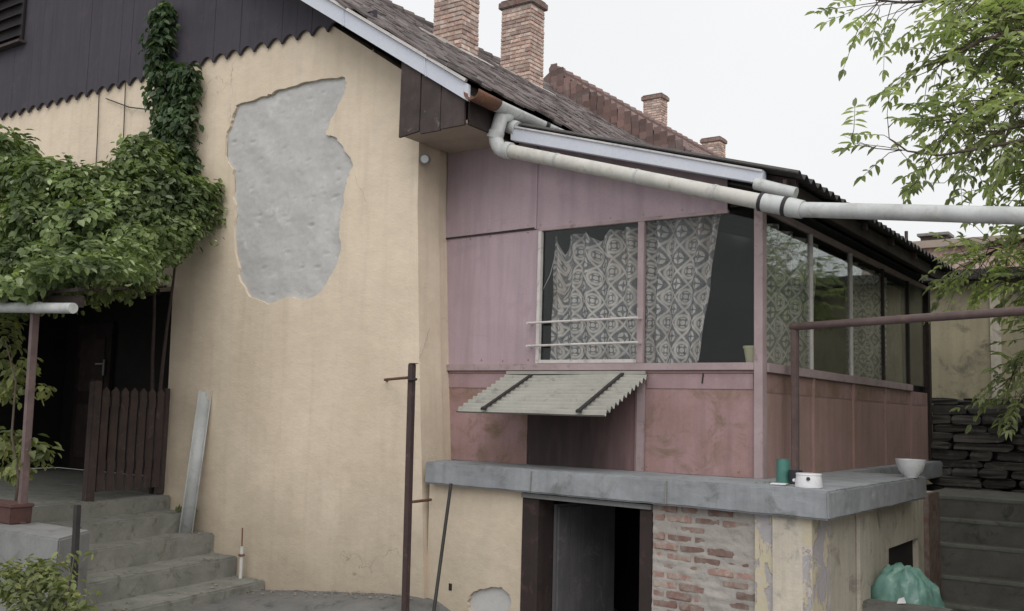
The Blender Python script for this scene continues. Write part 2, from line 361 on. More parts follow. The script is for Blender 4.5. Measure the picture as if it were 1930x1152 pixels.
MAT['ragc'] = weathered('stained_curtain', (.36, .32, .27), (.24, .2, .165), (.30, .22, .15), sc=6, grain=60, bump=.2)

# ------------------------------------------------------------------ ground
def gz(x, y):
    def ss(a, b, t):
        t = max(0, min(1, (t-a)/(b-a))); return t*t*(3-2*t)
    z = -1.53
    z += .21*ss(-9.2, -6.4, x)*(1-ss(-6.3, -5.6, x))*ss(6.6, 7.4, y)      # apron at the foot of the gable
    z -= .55*ss(-5.5, -5.1, x)*(1-ss(-3.7, -3.3, x))*ss(5.6, 6.5, y)        # steps down to the cellar door
    return z
xs = [-80, -50, -30, -20]+[-16+.2*i for i in range(86)]+[2, 4, 8, 15, 30, 60, 90]
ys = [-40, -20, -8, -3, 0, 2]+[3+.2*i for i in range(64)]+[17, 20, 25, 32, 45, 70, 120]
g = MB(); nx = len(xs)
g.add([(x, y, gz(x, y)+.012*noise.noise((x*1.3, y*1.3, 0))) for y in ys for x in xs],
      [(j*nx+i, j*nx+i+1, (j+1)*nx+i+1, (j+1)*nx+i) for j in range(len(ys)-1) for i in range(nx-1)])
o = g.build('ground', MAT['ground'], smooth=True); o['kind'] = 'structure'

# ------------------------------------------------------------------ the house
YG = 7.72                      # face of the gable wall
YB = 7.30                      # face of the barge board
SL = .649                      # roof slope
def rz(x): return 3.75+SL*(-5.88-x)        # top of the roof at x on the right-hand slope
XR = -13.1; ZR = rz(XR)        # ridge
house = thing('house', 'old house with cream gable wall, dark timber gable and mossy tiled roof', 'house', (-10, 10, -1.5))
patch_px = [(444,199),(478,189),(503,181),(515,173),(527,168),(558,161),(586,153),(614,148),(645,144),(654,156),(650,170),(645,184),(636,202),(628,219),(621,236),(614,253),
            (628,257),(642,271),(656,292),(664,306),(662,318),(659,330),(654,346),(649,361),(646,389),(640,430),(643,470),(628,512),(606,548),(575,566),(540,560),(505,574),(470,560),(452,530),(446,490),(440,437),(442,399),(439,354),(440,319),(431,308),(426,299),(424,280),(425,260),(431,243),(437,226),(441,212)]
hole = []
for i, (x, y) in enumerate(patch_px):
    x2, y2 = patch_px[(i+1) % len(patch_px)]
    for k in range(3):
        t = k/3; j = 0 if k == 0 else 2.4
        hole.append(P(x+(x2-x)*t+random.uniform(-j, j), y+(y2-y)*t+random.uniform(-j, j), Y=YG))
outer = [(-6.30, YG, -1.9), (-6.38, YG, -.6), (-6.50, YG, 1.0), (-6.60, YG, 2.6), (-6.62, YG, 3.9), (XR, YG, ZR-.25), (-19.6, YG, 3.9), (-19.6, YG, -1.9),
         (-15.6, YG, -1.9), (-15.6, YG, 1.95), (-10.53, YG, 1.95), (-10.47, YG, -.62), (-10.45, YG, -1.9)]
outer = [Vector(p) for p in outer]
m = MB()
tri = tessellate_polygon([outer, hole]); allv = outer+hole
m.add(allv, [tuple(t) for t in tri])
m.add(hole+[p+Vector((0, .036, 0)) for p in hole], [(i, (i+1) % len(hole), (i+1) % len(hole)+len(hole), i+len(hole)) for i in range(len(hole))])
no = len(outer)
m.add(outer+[p+Vector((0, .35, 0)) for p in outer], [(i, i+no, (i+1) % no+no, (i+1) % no) for i in range(no)])
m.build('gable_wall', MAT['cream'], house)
lo = Vector((min(p.x for p in hole)-.2, YG+.036, min(p.z for p in hole)-.2)); hi = Vector((max(p.x for p in hole)+.2, YG+.12, max(p.z for p in hole)+.2))
pm = MB(); pm.grid(lambda u, v: (lo.x+(hi.x-lo.x)*u, lo.y+.016*noise.noise((u*9, v*11, 3))+.004*noise.noise((u*30, v*40, 3))+.045*max(0, noise.noise((u*20, v*62, 9))-.42), lo.z+(hi.z-lo.z)*v), 110, 170)
o = pm.build('plaster_patch', MAT['render'], house, smooth=True); o['label'] = 'large patch of bare grey render where the cream coat fell off'
# side wall of the house, running back from the gable corner
m = MB()
cx = [(-6.30, -1.9), (-6.38, -.6), (-6.50, 1.0), (-6.60, 2.6), (-6.62, 3.4)]
vs = []
for x, z in cx: vs += [(x, YG+.002, z), (x-.02, 8.26, z)]
m.add(vs, [(2*i, 2*i+1, 2*i+3, 2*i+2) for i in range(4)])
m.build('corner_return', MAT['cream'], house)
MB().box((-6.95, 8.27, -1.9), (-6.66, 20.2, 3.5)).build('side_wall', MAT['inner'], house)
# porch recess behind the opening
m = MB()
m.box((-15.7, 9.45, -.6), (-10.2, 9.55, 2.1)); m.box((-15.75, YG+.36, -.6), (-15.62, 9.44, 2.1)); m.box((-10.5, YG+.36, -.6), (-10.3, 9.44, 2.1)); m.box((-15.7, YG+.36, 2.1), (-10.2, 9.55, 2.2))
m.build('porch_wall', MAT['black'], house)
dp = P(200, 690, Y=9.38)
dr = MB().box((dp.x-.82, 9.37, -.58), (dp.x+.12, 9.43, 1.75)).build('door', MAT['darkboard'], house)
for q in range(2):
    MB().box((dp.x-.70, 9.355, -.4+q*1.05), (dp.x-.02, 9.368, .45+q*1.05)).build('door_panel', MAT['gatewood'], dr, bevel=.01)
h = MB().box((dp.x-.02, 9.33, dp.z-.15), (dp.x+.02, 9.345, dp.z+.10)); h.bar((dp.x, 9.34, dp.z+.03), (dp.x, 9.28, dp.z+.03), .02, .02); h.bar((dp.x-.14, 9.285, dp.z+.03), (dp.x+.10, 9.285, dp.z+.03), .022, .022)
h.build('door_handle', MAT['chrome'], dr)
# gable cladding: every board is a piece
bw = .246; k = 0; x = -19.3
while x < -7.35:
    x1 = x+bw-.003; zb = 4.70-.004*random.random()
    pts = []
    for i in range(9):
        t = i/8; pts.append((x+(x1-x)*t, YG-.05, zb+.095*math.sin(math.pi*t)**.75))
    def top(q): return min(rz(q), ZR-(SL)*abs(min(0, q-XR)) if q < XR else 99)-.16
    pts += [(x1, YG-.05, max(top(x1), zb+.1)), (x, YG-.05, max(top(x), zb+.1))]
    yo = random.uniform(-.003, .003)
    MB().prism([(a, b+yo, c) for a, b, c in pts], (0, .03, 0)).build('gable_board', MAT['clad'], house)
    x += bw
# a little louvre in the gable
lv = P(20, 45, Y=YG-.06)
lf = MB().box((lv.x-.5, YG-.10, lv.z-.34), (lv.x+.42, YG-.07, lv.z+.55)).build('louvre', MAT['black'], house)
for q in range(5):
    zz = lv.z-.28+q*.17
    MB().bar((lv.x-.46, YG-.13, zz), (lv.x+.38, YG-.13, zz), .09, .012, up=(0, -.5, 1)).build('louvre_slat', MAT['clad'], lf)
MB().box((lv.x-.56, YG-.17, lv.z-.40), (lv.x+.48, YG-.06, lv.z-.36)).build('louvre_sill', MAT['oldwood'], lf)
# barge board and its bright top edge, both verges
XE = -5.66
bb = MB().prism([(XE, YB, rz(XE)-.02), (XE, YB, rz(XE)-.185), (XR, YB, ZR-.235), (XR, YB, ZR-.02)], (0, .03, 0)).build('barge_board', MAT['zinc'], house)
MB().bar((XE-.02, YB-.012, rz(XE-.02)+.006), (XR, YB-.012, ZR+.006), .035, .03).build('verge_trim', MAT['whitepaint'], bb)
for q in range(5):                                            # lapped seams of the sheet
    xx = XE-.55-q*1.15
    MB().bar((xx, YB-.005, rz(xx)-.03), (xx+.02, YB-.005, rz(xx)-.205), .012, .012, up=(0, -1, 0)).build('sheet_seam', MAT['zinc'], bb)
MB().prism([(-19.9, YB, ZR-SL*6.8-.02), (-19.9, YB, ZR-SL*6.8-.2), (XR, YB, ZR-.235), (XR, YB, ZR-.02)], (0, .03, 0)).build('barge_board', MAT['zinc'], house)
MB().prism([(XE-.05, YB+.03, rz(XE-.05)-.14), (XE-.05, YB+.03, rz(XE-.05)-.16), (XR, YB+.03, ZR-.16), (XR, YB+.03, ZR-.14)], (0, YG-YB-.04, 0)).build('verge_soffit', MAT['oldwood'], house)
# boxed eave: weathered boards, soffit
ZS = 3.24
edges = [-6.55, -6.28, -6.02, -5.72]
for q in range(3):
    a, b = edges[q], edges[q+1]-.012; yo = random.uniform(-.006, .006)
    MB().prism([(a, YB+.04+yo, ZS-.03+random.uniform(-.015, .015)), (b, YB+.04+yo, ZS-.02+random.uniform(-.015, .015)), (b, YB+.04+yo, rz(b)-.17), (a, YB+.04+yo, rz(a)-.17)], (0, .028, 0)).build('eave_board', MAT['oldwood'], house)
MB().box((-6.58, YB+.075, ZS), (-5.70, 10.5, ZS+.03)).build('soffit', MAT['soffit'], house)
MB().box((-5.715, YB+.075, ZS-.02), (-5.69, 12.5, ZS+.28)).build('eave_fascia', MAT['darkboard'], house)
# roof body + tiles
roof = MB()
Y1 = 20.2
roof.prism([(-5.72, YB+.02, rz(-5.72)-.13), (-5.72, YB+.02, rz(-5.72)-.035), (XR, YB+.02, ZR-.035), (-19.9, YB+.02, ZR-SL*6.8-.035), (-19.9, YB+.02, ZR-SL*6.8-.13), (XR, YB+.02, ZR-.13)], (0, Y1-YB-.02, 0))
roof = roof.build('roof', MAT['oldwood'], house)
PITCHR = math.atan(SL); TW, TL, EXPO = .185, .36, .165
tm = MB()
tp = [(-TW/2+.002, -TL*.5), (-TW/2+.002, TL*.5), (TW/2-.002, TL*.5), (TW/2-.002, -TL*.5)]
prof = [(-TW/2+.003, TL/2), (TW/2-.003, TL/2), (TW/2-.003, -TL/2+.05), (TW*.28, -TL/2+.012), (0, -TL/2), (-TW*.28, -TL/2+.012), (-TW/2+.003, -TL/2+.05)]
tm.prism([(-b, a, 0) for a, b in prof], (0, 0, .022))          # local: -X is up the slope, Y along the eave
tile_me = tm.mesh('roof_tile', MAT['tile'], (0, 0, 0))
tiles = []
rows = int((abs(XR+5.66)/math.cos(PITCHR))/EXPO)
for r_ in range(rows+1):
    ds = r_*EXPO+.12
    xc = XE+.02-ds*math.cos(PITCHR)
    for c in range(int((Y1-YB)/TW)+1):
        yc = YB+.06+c*TW+(TW/2 if r_ % 2 else 0)
        sag = .05*noise.noise((xc*.5, yc*.5, 1))+.02*noise.noise((xc*2, yc*2, 4))
        tiles.append((xc, yc+random.uniform(-.008, .008), rz(xc)+.012+sag+random.uniform(-.006, .022), random.uniform(-.09, .09), random.uniform(-.12, .03)))
tiles.sort(key=lambda t: (t[0]*.55)**2+t[1]**2)
for t in tiles[:300]:
    place('roof_tile', tile_me, t[:3], roof, (0, PITCHR+.055+t[4], t[3]))
rest = MB(); tv = [Vector(v.co) for v in tile_me.vertices]; tf = [tuple(p.vertices) for p in tile_me.polygons]
for t in tiles[300:]:
    mt = Matrix.Translation(t[:3]) @ Matrix.Rotation(t[3], 4, 'Z') @ Matrix.Rotation(PITCHR+.055+t[4], 4, 'Y')
    rest.add([mt @ v for v in tv], tf)
o = rest.build('roof_tile_field', MAT['tilei'], roof); o['kind'] = 'stuff'
ym = YB+.1
while ym < Y1:                                                # ridge tiles
    MB().tube([(XR, ym, ZR+.0), (XR, ym+.36, ZR+.02)], [.11, .125], 10).build('ridge_tile', MAT['tile'], roof)
    ym += .34
# main gutter (half round) with its rusted end
def halfround(pa, pb, r_, th=.006, n=10):
    pa, pb = Vector(pa), Vector(pb); mm = MB(); vs = []
    d = (pb-pa).normalized(); sx = d.cross(Vector((0, 0, 1))).normalized(); sz = sx.cross(d)
    for p in (pa, pb):
        for rr in (r_, r_-th):
            for k in range(n+1):
                a = math.pi+math.pi*k/n; vs.append(p+sx*rr*math.cos(a)+sz*rr*math.sin(a))
    q = n+1; fs = []
    for k in range(n):
        fs += [(k, k+1, 2*q+k+1, 2*q+k), (q+k, 3*q+k, 3*q+k+1, q+k+1), (k, q+k, q+k+1, k+1), (2*q+k, 2*q+k+1, 3*q+k+1, 3*q+k)]
    fs += [(0, 2*q, 3*q, q), (n, q+n, 3*q+n, 2*q+n)]
    return mm.add(vs, fs)
GX, GZ = -5.58, 3.50
halfround((GX, 7.24, GZ), (GX, 7.62, GZ-.01), .092).build('rusted_gutter_end', MAT['rust'], house, smooth=True)
halfround((GX, 7.60, GZ-.01), (GX, 12.5, GZ-.03), .088).build('gutter', MAT['gutterw'], house, smooth=True)
halfround((GX, 8.42, GZ-.013), (GX, 8.48, GZ-.013), .096).build('gutter_bracket', MAT['dark'], house, smooth=True)

# chimneys: mortar core, bricks one by one
bk = MB().box((-.118, -.055, -.031), (.118, .055, .031)); brick_me = bk.mesh('brick', MAT['brick'], (0, 0, 0), bevel=.006)
def chimney(parent, cx, cy, z0, z1, wx, wy, cap=True):
    core = MB().box((cx-wx/2+.012, cy-wy/2+.012, z0-.6), (cx+wx/2-.012, cy+wy/2-.012, z1)).build('chimney', MAT['cmortar'], parent)
    ch = .077; nz = int((z1-z0+.35)/ch); zz = z0-.35
    for i in range(nz):
        off = .25 if i % 2 else 0
        for face in range(2):
            ln = (wx, wy)[face]; cnt = max(2, round(ln/.25)); L = ln/cnt
            for j in range(cnt+(1 if i % 2 else 0)):
                a = (j+.5-(.5 if i % 2 else 0))*L; s_ = L
                lo_ = max(0, a-L/2); hi_ = min(ln, a+L/2); s_ = hi_-lo_; a = (lo_+hi_)/2
                if s_ < .05: continue
                jt = random.uniform(-.006, .005)
                if face == 0: place('brick', brick_me, (cx-wx/2+a, cy-wy/2+.05+jt, zz+ch/2), core, (0, 0, 0), ((s_-.012)/.236, 1, 1))
                else: place('brick', brick_me, (cx+wx/2-.05-jt, cy-wy/2+a, zz+ch/2), core, (0, 0, math.pi/2), ((s_-.012)/.236, 1, 1))
        zz += ch
    if cap:
        cb = MB().box((cx-wx/2-.05, cy-wy/2-.05, z1-.02), (cx+wx/2+.05, cy+wy/2+.05, z1+.11)); cb.box((cx-wx/2-.02, cy-wy/2-.02, z1+.112), (cx+wx/2+.02, cy+wy/2+.02, z1+.15))
        cb.build('chimney_cap', MAT['cbrick' if cap == 2 else 'mortar'], core, bevel=.015)
    return core
p1 = P(859, 60, X=-9.75); p2 = P(984, 100, X=-10.75)
c1 = chimney(house, p1.x, p1.y, rz(p1.x+.3), rz(p1.x)+2.0, .60, .44)
c2 = chimney(house, p2.x, p2.y, rz(p2.x+.3), P(990, 17, Y=p2.y).z, .70, .48, 2)
for (pc, wx, wy) in ((p1, .60, .44), (p2, .70, .48)):
    fl = MB()
    fl.grid(lambda u, v: (pc.x+(u-.5)*(wx+.5), pc.y+(v-.5)*(wy+.5), rz(pc.x+(u-.5)*(wx+.5))+.05+.10*max(0, 1-2.2*abs(u-.5))*max(0, 1-2*abs(v-.5))+.02*noise.noise((u*5, v*5, pc.x))), 14, 14)
    fl.build('mortar_flashing', MAT['mortar'], roof, smooth=True)
    sx = pc.x+wx/2+.1
    MB().prism([(sx, pc.y-wy/2-.2, rz(sx)+.085), (sx+.16, pc.y-wy/2-.2, rz(sx+.16)+.085), (sx+.16, pc.y+.3, rz(sx+.16)+.085), (sx, pc.y+.3, rz(sx)+.085)], (0, 0, .012)).build('metal_flashing', MAT['whitepaint'], roof)

# ------------------------------------------------------------------ neighbouring house further along the row
nb = thing('neighbour_house', 'red tiled house joined on behind, with its ridge standing a little higher', 'house', (-13, 27, -1.5))
ZR2 = 8.98; SL2 = .70
def rz2(x): return ZR2+SL2*(XR-x)
MB().prism([(-19, 20.3, -1.6), (-6.8, 20.3, -1.6), (-6.8, 20.3, 4.2), (XR, 20.3, ZR2-.22), (-19, 20.3, 4.6)], (0, 15.6, 0)).build('wall', MAT['redtile'], nb)
r2 = MB().prism([(-6.3, 20.25, rz2(-6.3)-1.0), (-6.3, 20.25, rz2(-6.3)), (XR, 20.25, ZR2), (-19.9, 20.25, ZR2-SL2*6.8), (-19.9, 20.25, ZR2-SL2*6.8-.15), (XR, 20.25, ZR2-1.1)], (0, 15.7, 0)).build('roof', MAT['redtile'], nb)
rt = MB(); pit2 = math.atan(SL2)
for i in range(52):
    xc = -6.35-(i*.16+.1)*math.cos(pit2)
    if xc < XR: break
    for c in range(int(15.7/.2)):
        yc = 20.3+c*.2+(.1 if i % 2 else 0)
        mt = Matrix.Translation((xc, yc, rz2(xc)+.02+random.uniform(-.005, .012))) @ Matrix.Rotation(random.uniform(-.05, .05), 4, 'Z') @ Matrix.Rotation(pit2+.06+random.uniform(-.06, .02), 4, 'Y')
        rt.add([mt @ Vector((v.x, v.y*1.07, v.z*1.3)) for v in tv], tf)
o = rt.build('roof_tile_field', MAT['redtile'], r2); o['kind'] = 'stuff'
eh = MB(); xx = -13.0
while xx < -6.6:
    zz = rz(xx)-.1
    while zz < rz2(xx)+.02:
        mt = Matrix.Translation((xx+random.uniform(-.02, .02), 20.2-random.uniform(0, .02), zz)) @ Matrix.Rotation(math.pi/2, 4, 'Z') @ Matrix.Rotation(math.pi/2-.10, 4, 'Y')
        eh.add([mt @ v for v in tv], tf); zz += .16
    xx += .19
o = eh.build('hung_tiles', MAT['redtile'], r2); o['kind'] = 'stuff'
ym = 20.3
while ym < 35.9:
    MB().tube([(XR, ym, ZR2+.02), (XR, ym+.4, ZR2+.05)], [.13, .15], 9).build('ridge_tile', MAT['redtile'], r2); ym += .38
a = P(1235, 190, X=-13.6); b = P(1345, 270, X=-13.6)
chimney(nb, -13.6, a.y, ZR2-.3, a.z, .62, .42, 2); chimney(nb, -13.6, b.y, ZR2-.3, b.z, .66, .5, 2)

# ------------------------------------------------------------------ cellar storey under the veranda
A0 = Vector((-6.36, 7.78, 0)); A1 = Vector((-2.42, 7.40, 0)); AD = (A1-A0).normalized(); AN = Vector((AD.y, -AD.x, 0))   # AN points to the yard
AANG = math.atan2(AD.y, AD.x); AL = (A1-A0).length
def onA(x, y, off=0):
    d = rgt*((x-965)/FOC) - upv*((y-576)/FOC) + fwd
    t = ((A0+AN*off-CAM).dot(AN))/d.dot(AN); p = CAM+d*t
    return (p-A0).dot(AD), p.z
def fa(s, z, off=0): return A0+AD*s+AN*off+Vector((0, 0, z))
def abox(mb, s0, s1, z0, z1, o0, o1):
    vs = [fa(s_, z, o_) for z in (z0, z1) for (s_, o_) in ((s0, o0), (s1, o0), (s1, o1), (s0, o1))]
    return mb.add(vs, [(0,3,2,1),(4,5,6,7),(0,1,5,4),(1,2,6,5),(2,3,7,6),(3,0,4,7)])
cel = thing('cellar_storey', 'cellar storey with open doorway under a thick grey concrete slab', 'building', (-4.4, 9, -2.1))
sd0 = onA(983, 1050)[0]; sd1 = onA(1229, 1050)[0]; sp0 = onA(1425, 1050)[0]
ZB = -.21
# left rendered wall, with a fallen patch near its foot
wl = MB()
lo_s, hi_s = 0, sd0
ph = [(885,1152),(880,1135),(889,1118),(905,1111),(925,1106),(946,1108),(958,1116),(964,1130),(960,1152),(955,1175),(925,1185),(895,1178)]
hp = []
for i, (x, y) in enumerate(ph):
    x2, y2 = ph[(i+1) % len(ph)]
    for k in range(3): hp.append((x+(x2-x)*k/3+random.uniform(-1.5, 1.5), y+(y2-y)*k/3+random.uniform(-1.5, 1.5)))
hp = [fa(*onA(*q)) for q in hp]
ow = [fa(lo_s, -2.2), fa(hi_s, -2.2), fa(hi_s, ZB), fa(lo_s, ZB)]
tri = tessellate_polygon([ow, hp]); wl.add(ow+hp, [tuple(t) for t in tri])
wl.add(hp+[p-AN*.035 for p in hp], [(i, (i+1) % len(hp), (i+1) % len(hp)+len(hp), i+len(hp)) for i in range(len(hp))])
abox(wl, hi_s-.001, hi_s, -2.2, ZB, -.3, -.001)
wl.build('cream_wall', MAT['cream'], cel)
abox(MB(), lo_s+.02, hi_s-.02, -2.2, ZB-.01, -.3, -.036).build('bare_patch', MAT['render'], cel)
hq = onA(849, 1106); abox(MB(), hq[0]-.02, hq[0]+.02, hq[1]-.035, hq[1]+.03, -.02, .004).build('wall_hole', MAT['black'], cel)
# doorway: dark frames, lintel, plank leaf swung inwards, cellar walls
sf0 = onA(1014, 1050)[0]; sf1 = onA(1206, 1050)[0]
abox(MB(), sd0+.002, sf0, -2.2, ZB-.055, -.22, .006).build('door_frame', MAT['darkboard'], cel)
abox(MB(), sf1, sd1-.002, -2.2, ZB-.055, -.22, .006).build('door_frame', MAT['darkboard'], cel)
abox(MB(), sd0+.002, sd1-.002, ZB-.052, ZB-.012, -.22, .03).build('lintel', MAT['conc'], cel)
leafb = fa(sf0+.03, -2.05, -.2); ln_ = .86; an = AANG+R(87)
lf = thing('x', '', ''); bpy.data.objects.remove(lf)
dl = MB().bar(leafb+Vector((0, 0, .88)), leafb+Vector((math.cos(an)*ln_, math.sin(an)*ln_, .88)), .03, 1.7).build('door_leaf', MAT['inner'], cel)
for q in range(5):
    t0 = .02+q*.168; d_ = Vector((math.cos(an), math.sin(an), 0)); nn = Vector((math.sin(an), -math.cos(an), 0))
    MB().bar(leafb+d_*t0+nn*.025+Vector((0, 0, .87)), leafb+d_*(t0+.158)+nn*.025+Vector((0, 0, .87)), .018, 1.66).build('plank', MAT['leafwood'], dl)
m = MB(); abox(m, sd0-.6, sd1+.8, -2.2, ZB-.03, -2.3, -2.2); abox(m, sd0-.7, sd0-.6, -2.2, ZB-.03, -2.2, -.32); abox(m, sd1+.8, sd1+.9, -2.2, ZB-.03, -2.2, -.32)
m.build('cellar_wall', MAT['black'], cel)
# brick stretch right of the door
abox(MB(), sd1, sp0, -2.2, ZB, -.3, -.012).build('brick_wall', MAT['mortar'], cel); bwall = bpy.data.objects[[n for n in W if n.startswith('brick_wall')][-1]]
bk2 = MB().box((-.12, -.05, -.031), (.12, .05, .031)); cb_me = bk2.mesh('cellar_brick', MAT['cbrick'], (0, 0, 0), bevel=.009)
zz = -2.1; i = 0
while zz < ZB-.05:
    s_ = sd1+(-.12 if i % 2 else 0)
    while s_ < sp0-.03:
        a = max(s_, sd1+.005); b = min(s_+.24, sp0-.004)
        if b-a > .05:
            jt = random.uniform(-.012, .006)
            place('brick', cb_me, fa((a+b)/2, zz+.036, -.05+jt), bwall, (random.uniform(-.03, .03), random.uniform(-.02, .02), AANG+random.uniform(-.03, .03)), ((b-a-.010)/.24, 1, random.uniform(.9, 1.03)))
        s_ += .25
    zz += .076; i += 1
# worn coat of render, thick in places and gone from the bricks in others
def coat(u, v):
    s_ = sd1+.003+(sp0-sd1-.006)*u; z_ = -2.1+(ZB-.004+2.1)*v
    h_ = .55*noise.noise((s_*2.2, z_*2.8, 5))+.35*noise.noise((s_*6, z_*8, 2))+.18*noise.noise((s_*17, z_*22, 1))
    crs = abs(((z_+2.1) % .076)-.038)/.038                     # joints keep more mortar than the brick faces
    return fa(s_, z_, -.0075+.025*h_+.004*crs)
MB().grid(coat, 110, 210).build('render_coat', MAT['mortar'], bwall, smooth=True)
abox(MB(), sp0+.001, AL, -2.2, ZB, -.3, .022).build('corner_pier', MAT['peel'], cel)
# side wall towards the stairs with a cellar window
y0, y1 = P(1675, 1045, X=-2.42).y, P(1730, 1010, X=-2.42).y; zt = -.63; XS = -2.42
m = MB(); Ya = 7.385; Yb = P(1762, 1000, X=XS).y
m.box((XS-.3, Ya, -2.2), (XS, y0, ZB)); m.box((XS-.3, y1, -2.2), (XS, Yb, ZB)); m.box((XS-.299, y0+.001, zt), (XS-.001, y1-.001, ZB)); m.box((XS-.299, y0+.001, -2.2), (XS-.001, y1-.001, -1.35))
m.build('side_wall', MAT['dirty'], cel)
yj = P(1612, 1050, X=XS).y
MB().box((XS, yj, -2.2), (XS+.035, yj+.32, ZB)).build('wall_rib', MAT['dirty'], cel, bevel=.01)
MB().box((XS-.08, y0+.003, -1.348), (XS-.05, y1-.003, zt-.003)).build('dark_opening_sheet', MAT['black'], cel)  # black sheet standing in for the shade inside the window opening
MB().box((XS, y1+.25, -2.2), (XS+.05, Yb, ZB)).build('brick_jamb', MAT['cbrick'], cel)
# slab
sb = MB().prism([(-6.33, 7.66, ZB), (-4.2, 7.475, ZB), (-2.27, 7.29, ZB), (-2.24, 10.2, ZB), (-2.95, 10.3, ZB), (-2.95, 14.6, ZB), (-6.6, 14.6, ZB), (-6.62, 8.0, ZB), (-6.33, 7.9, ZB)], (0, 0, .21))
slab = sb.build('slab', MAT['slab'], cel, bevel=.014); roughen(slab, .09, .0045)
for (px, py) in ((993, 900), (1264, 925)):
    d = P(px, py, Y=7.5); s_ = (d-A0).dot(AD)
    q = A0+AD*s_
    MB().bar((q.x, q.y-.105, -.195), (q.x+.006, q.y-.105, -.015), .008, .02, up=(0, 1, 0)).build('joint', MAT['step'], slab)

# ------------------------------------------------------------------ veranda
ver = thing('veranda', 'mauve painted glazed veranda on the concrete slab, patched and rusty', 'veranda', (-4.8, 11, 0))
YV, XC = 8.21, -3.11; XL = -6.62
xw0 = P(1018, 560, Y=YV).x; xw1 = P(1208, 560, Y=YV).x; xcp = P(1428, 600, Y=YV).x
ZSILL, ZTOP = .95, 2.30
def rzv(x): return 3.30-.290*(x+5.6)          # underside of the veranda roof
def fp(name, mat, x0, x1, z0, z1, y=0, th=.02, zt0=None, zt1=None):
    return MB().prism([(x0, YV+y, z0), (x1, YV+y, z0), (x1, YV+y, z1 if zt1 is None else zt1), (x0, YV+y, z1 if zt0 is None else zt0)], (0, th, 0)).build(name, mat, ver, bevel=.003)
xm = P(1012, 350, Y=YV).x; xd0_ = P(994, 800, Y=YV).x; xp = P(1205, 800, Y=YV).x
fp('wall_panel', MAT['pink'], XL+.01, xw0-.01, ZSILL, 2.33, .006)
fp('wall_panel', MAT['pink'], XL+.01, xm-.004, 2.325, 0, -.003, .02, rzv(XL)-.06, rzv(xm)-.06)
fp('wall_panel', MAT['pink'], xm+.004, xcp-.28, 2.325, 0, .0, .02, rzv(xm)-.06, rzv(xcp-.28)-.06)
fp('wall_panel', MAT['darkboard'], xcp-.278, XC, 2.36, 0, .05, .02, rzv(xcp-.28)-.06, rzv(XC)-.06)
MB().bar((XL+.02, YV-.008, 2.318), (xm, YV-.006, 2.335), .006, .016, jit=.004).build('open_seam', MAT['darkboard'], ver)
MB().bar((xm, YV-.006, 2.33), (xm, YV-.006, rzv(xm)-.1), .02, .008, up=(0, 1, 0)).build('cover_strip', MAT['pink'], ver)
nl = MB()
for (xa, xb, zz_) in ((XL+.06, xm-.03, 2.30), (XL+.06, xm-.03, 2.37), (xm+.04, xcp-.3, 2.37), (XL+.06, xw0-.05, ZSILL+.07), (XL+.08, xd0_-.03, ZSILL-.09), (xp+.09, XC-.1, ZSILL-.09), (XL+.08, xd0_-.03, .05), (xp+.09, XC-.1, .05)):
    x_ = xa
    while x_ < xb:
        c_ = Vector((x_+random.uniform(-.02, .02), YV-.004, zz_+random.uniform(-.008, .008))); nl.tube([c_+Vector((0, .006, 0)), c_-Vector((0, .002, 0))], .0065, 6); x_ += random.uniform(.24, .5)
o = nl.build('nail_heads', MAT['maroon'], ver); o['kind'] = 'stuff'
# frame members
fp('post', MAT['pinkframe'], XL, XL+.05, 0, ZSILL, -.03, .05)
MB().box((XC-.06, YV-.045, 0), (XC+.02, YV+.05, 2.36)).build('corner_post', MAT['pinkframe'], ver, bevel=.004)
fp('sill_rail', MAT['pinkframe'], XL+.002, XC-.062, ZSILL-.035, ZSILL+.03, -.035, .07)
fp('sill_shadow_bead', MAT['maroon'], XL+.052, XC-.062, ZSILL-.06, ZSILL-.037, -.008, .02)
fp('top_rail', MAT['pinkframe'], xw0-.02, xcp-.27, ZTOP, ZTOP+.035, -.016, .05)
fp('mullion', MAT['pinkframe'], xw1-.03, xw1+.035, ZSILL+.032, ZTOP-.002, -.02, .05)
xp = P(1205, 800, Y=YV).x
fp('post', MAT['pinkframe'], xp-.02, xp+.055, 0, ZSILL-.062, -.024, .04)
fp('bead', MAT['maroon'], xp-.045, xp-.022, 0, ZSILL-.062, -.006, .02)
# lower panels
xd0 = P(994, 800, Y=YV).x; xd1 = P(1160, 800, Y=YV).x
fp('lower_panel', MAT['rustpink'], XL+.052, xd0-.002, 0, ZSILL-.062, .004)
def fading_dark():  # dark at the left, fading unevenly to maroon at the right
    n = N('fading_dark_panel'); p = n.pos(); x, y, z = n.sep(p)
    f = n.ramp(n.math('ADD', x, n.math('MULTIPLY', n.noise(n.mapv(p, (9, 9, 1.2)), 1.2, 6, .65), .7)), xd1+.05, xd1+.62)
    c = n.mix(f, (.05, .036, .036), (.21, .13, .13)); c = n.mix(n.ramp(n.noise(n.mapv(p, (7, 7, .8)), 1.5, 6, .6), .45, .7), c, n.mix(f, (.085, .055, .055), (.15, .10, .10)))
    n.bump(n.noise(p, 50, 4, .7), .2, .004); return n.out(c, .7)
fp('lower_panel', fading_dark(), xd0+.002, xp-.047, 0, ZSILL-.062, .01)
fp('lower_panel', MAT['rustpink'], xp+.057, XC-.062, 0, ZSILL-.062, .004)
fp('patch_strip', MAT['pinkstrip'], xp+.07, XC-.08, ZSILL-.20, ZSILL-.064, -.003, .005)
xs_ = P(1326, 710, Y=YV).x
MB().bar((xs_, YV-.006, ZSILL-.065), (xs_-.01, YV-.006, ZSILL-.15), .012, .006, up=(0, 1, 0)).build('tear', MAT['darkboard'], ver)
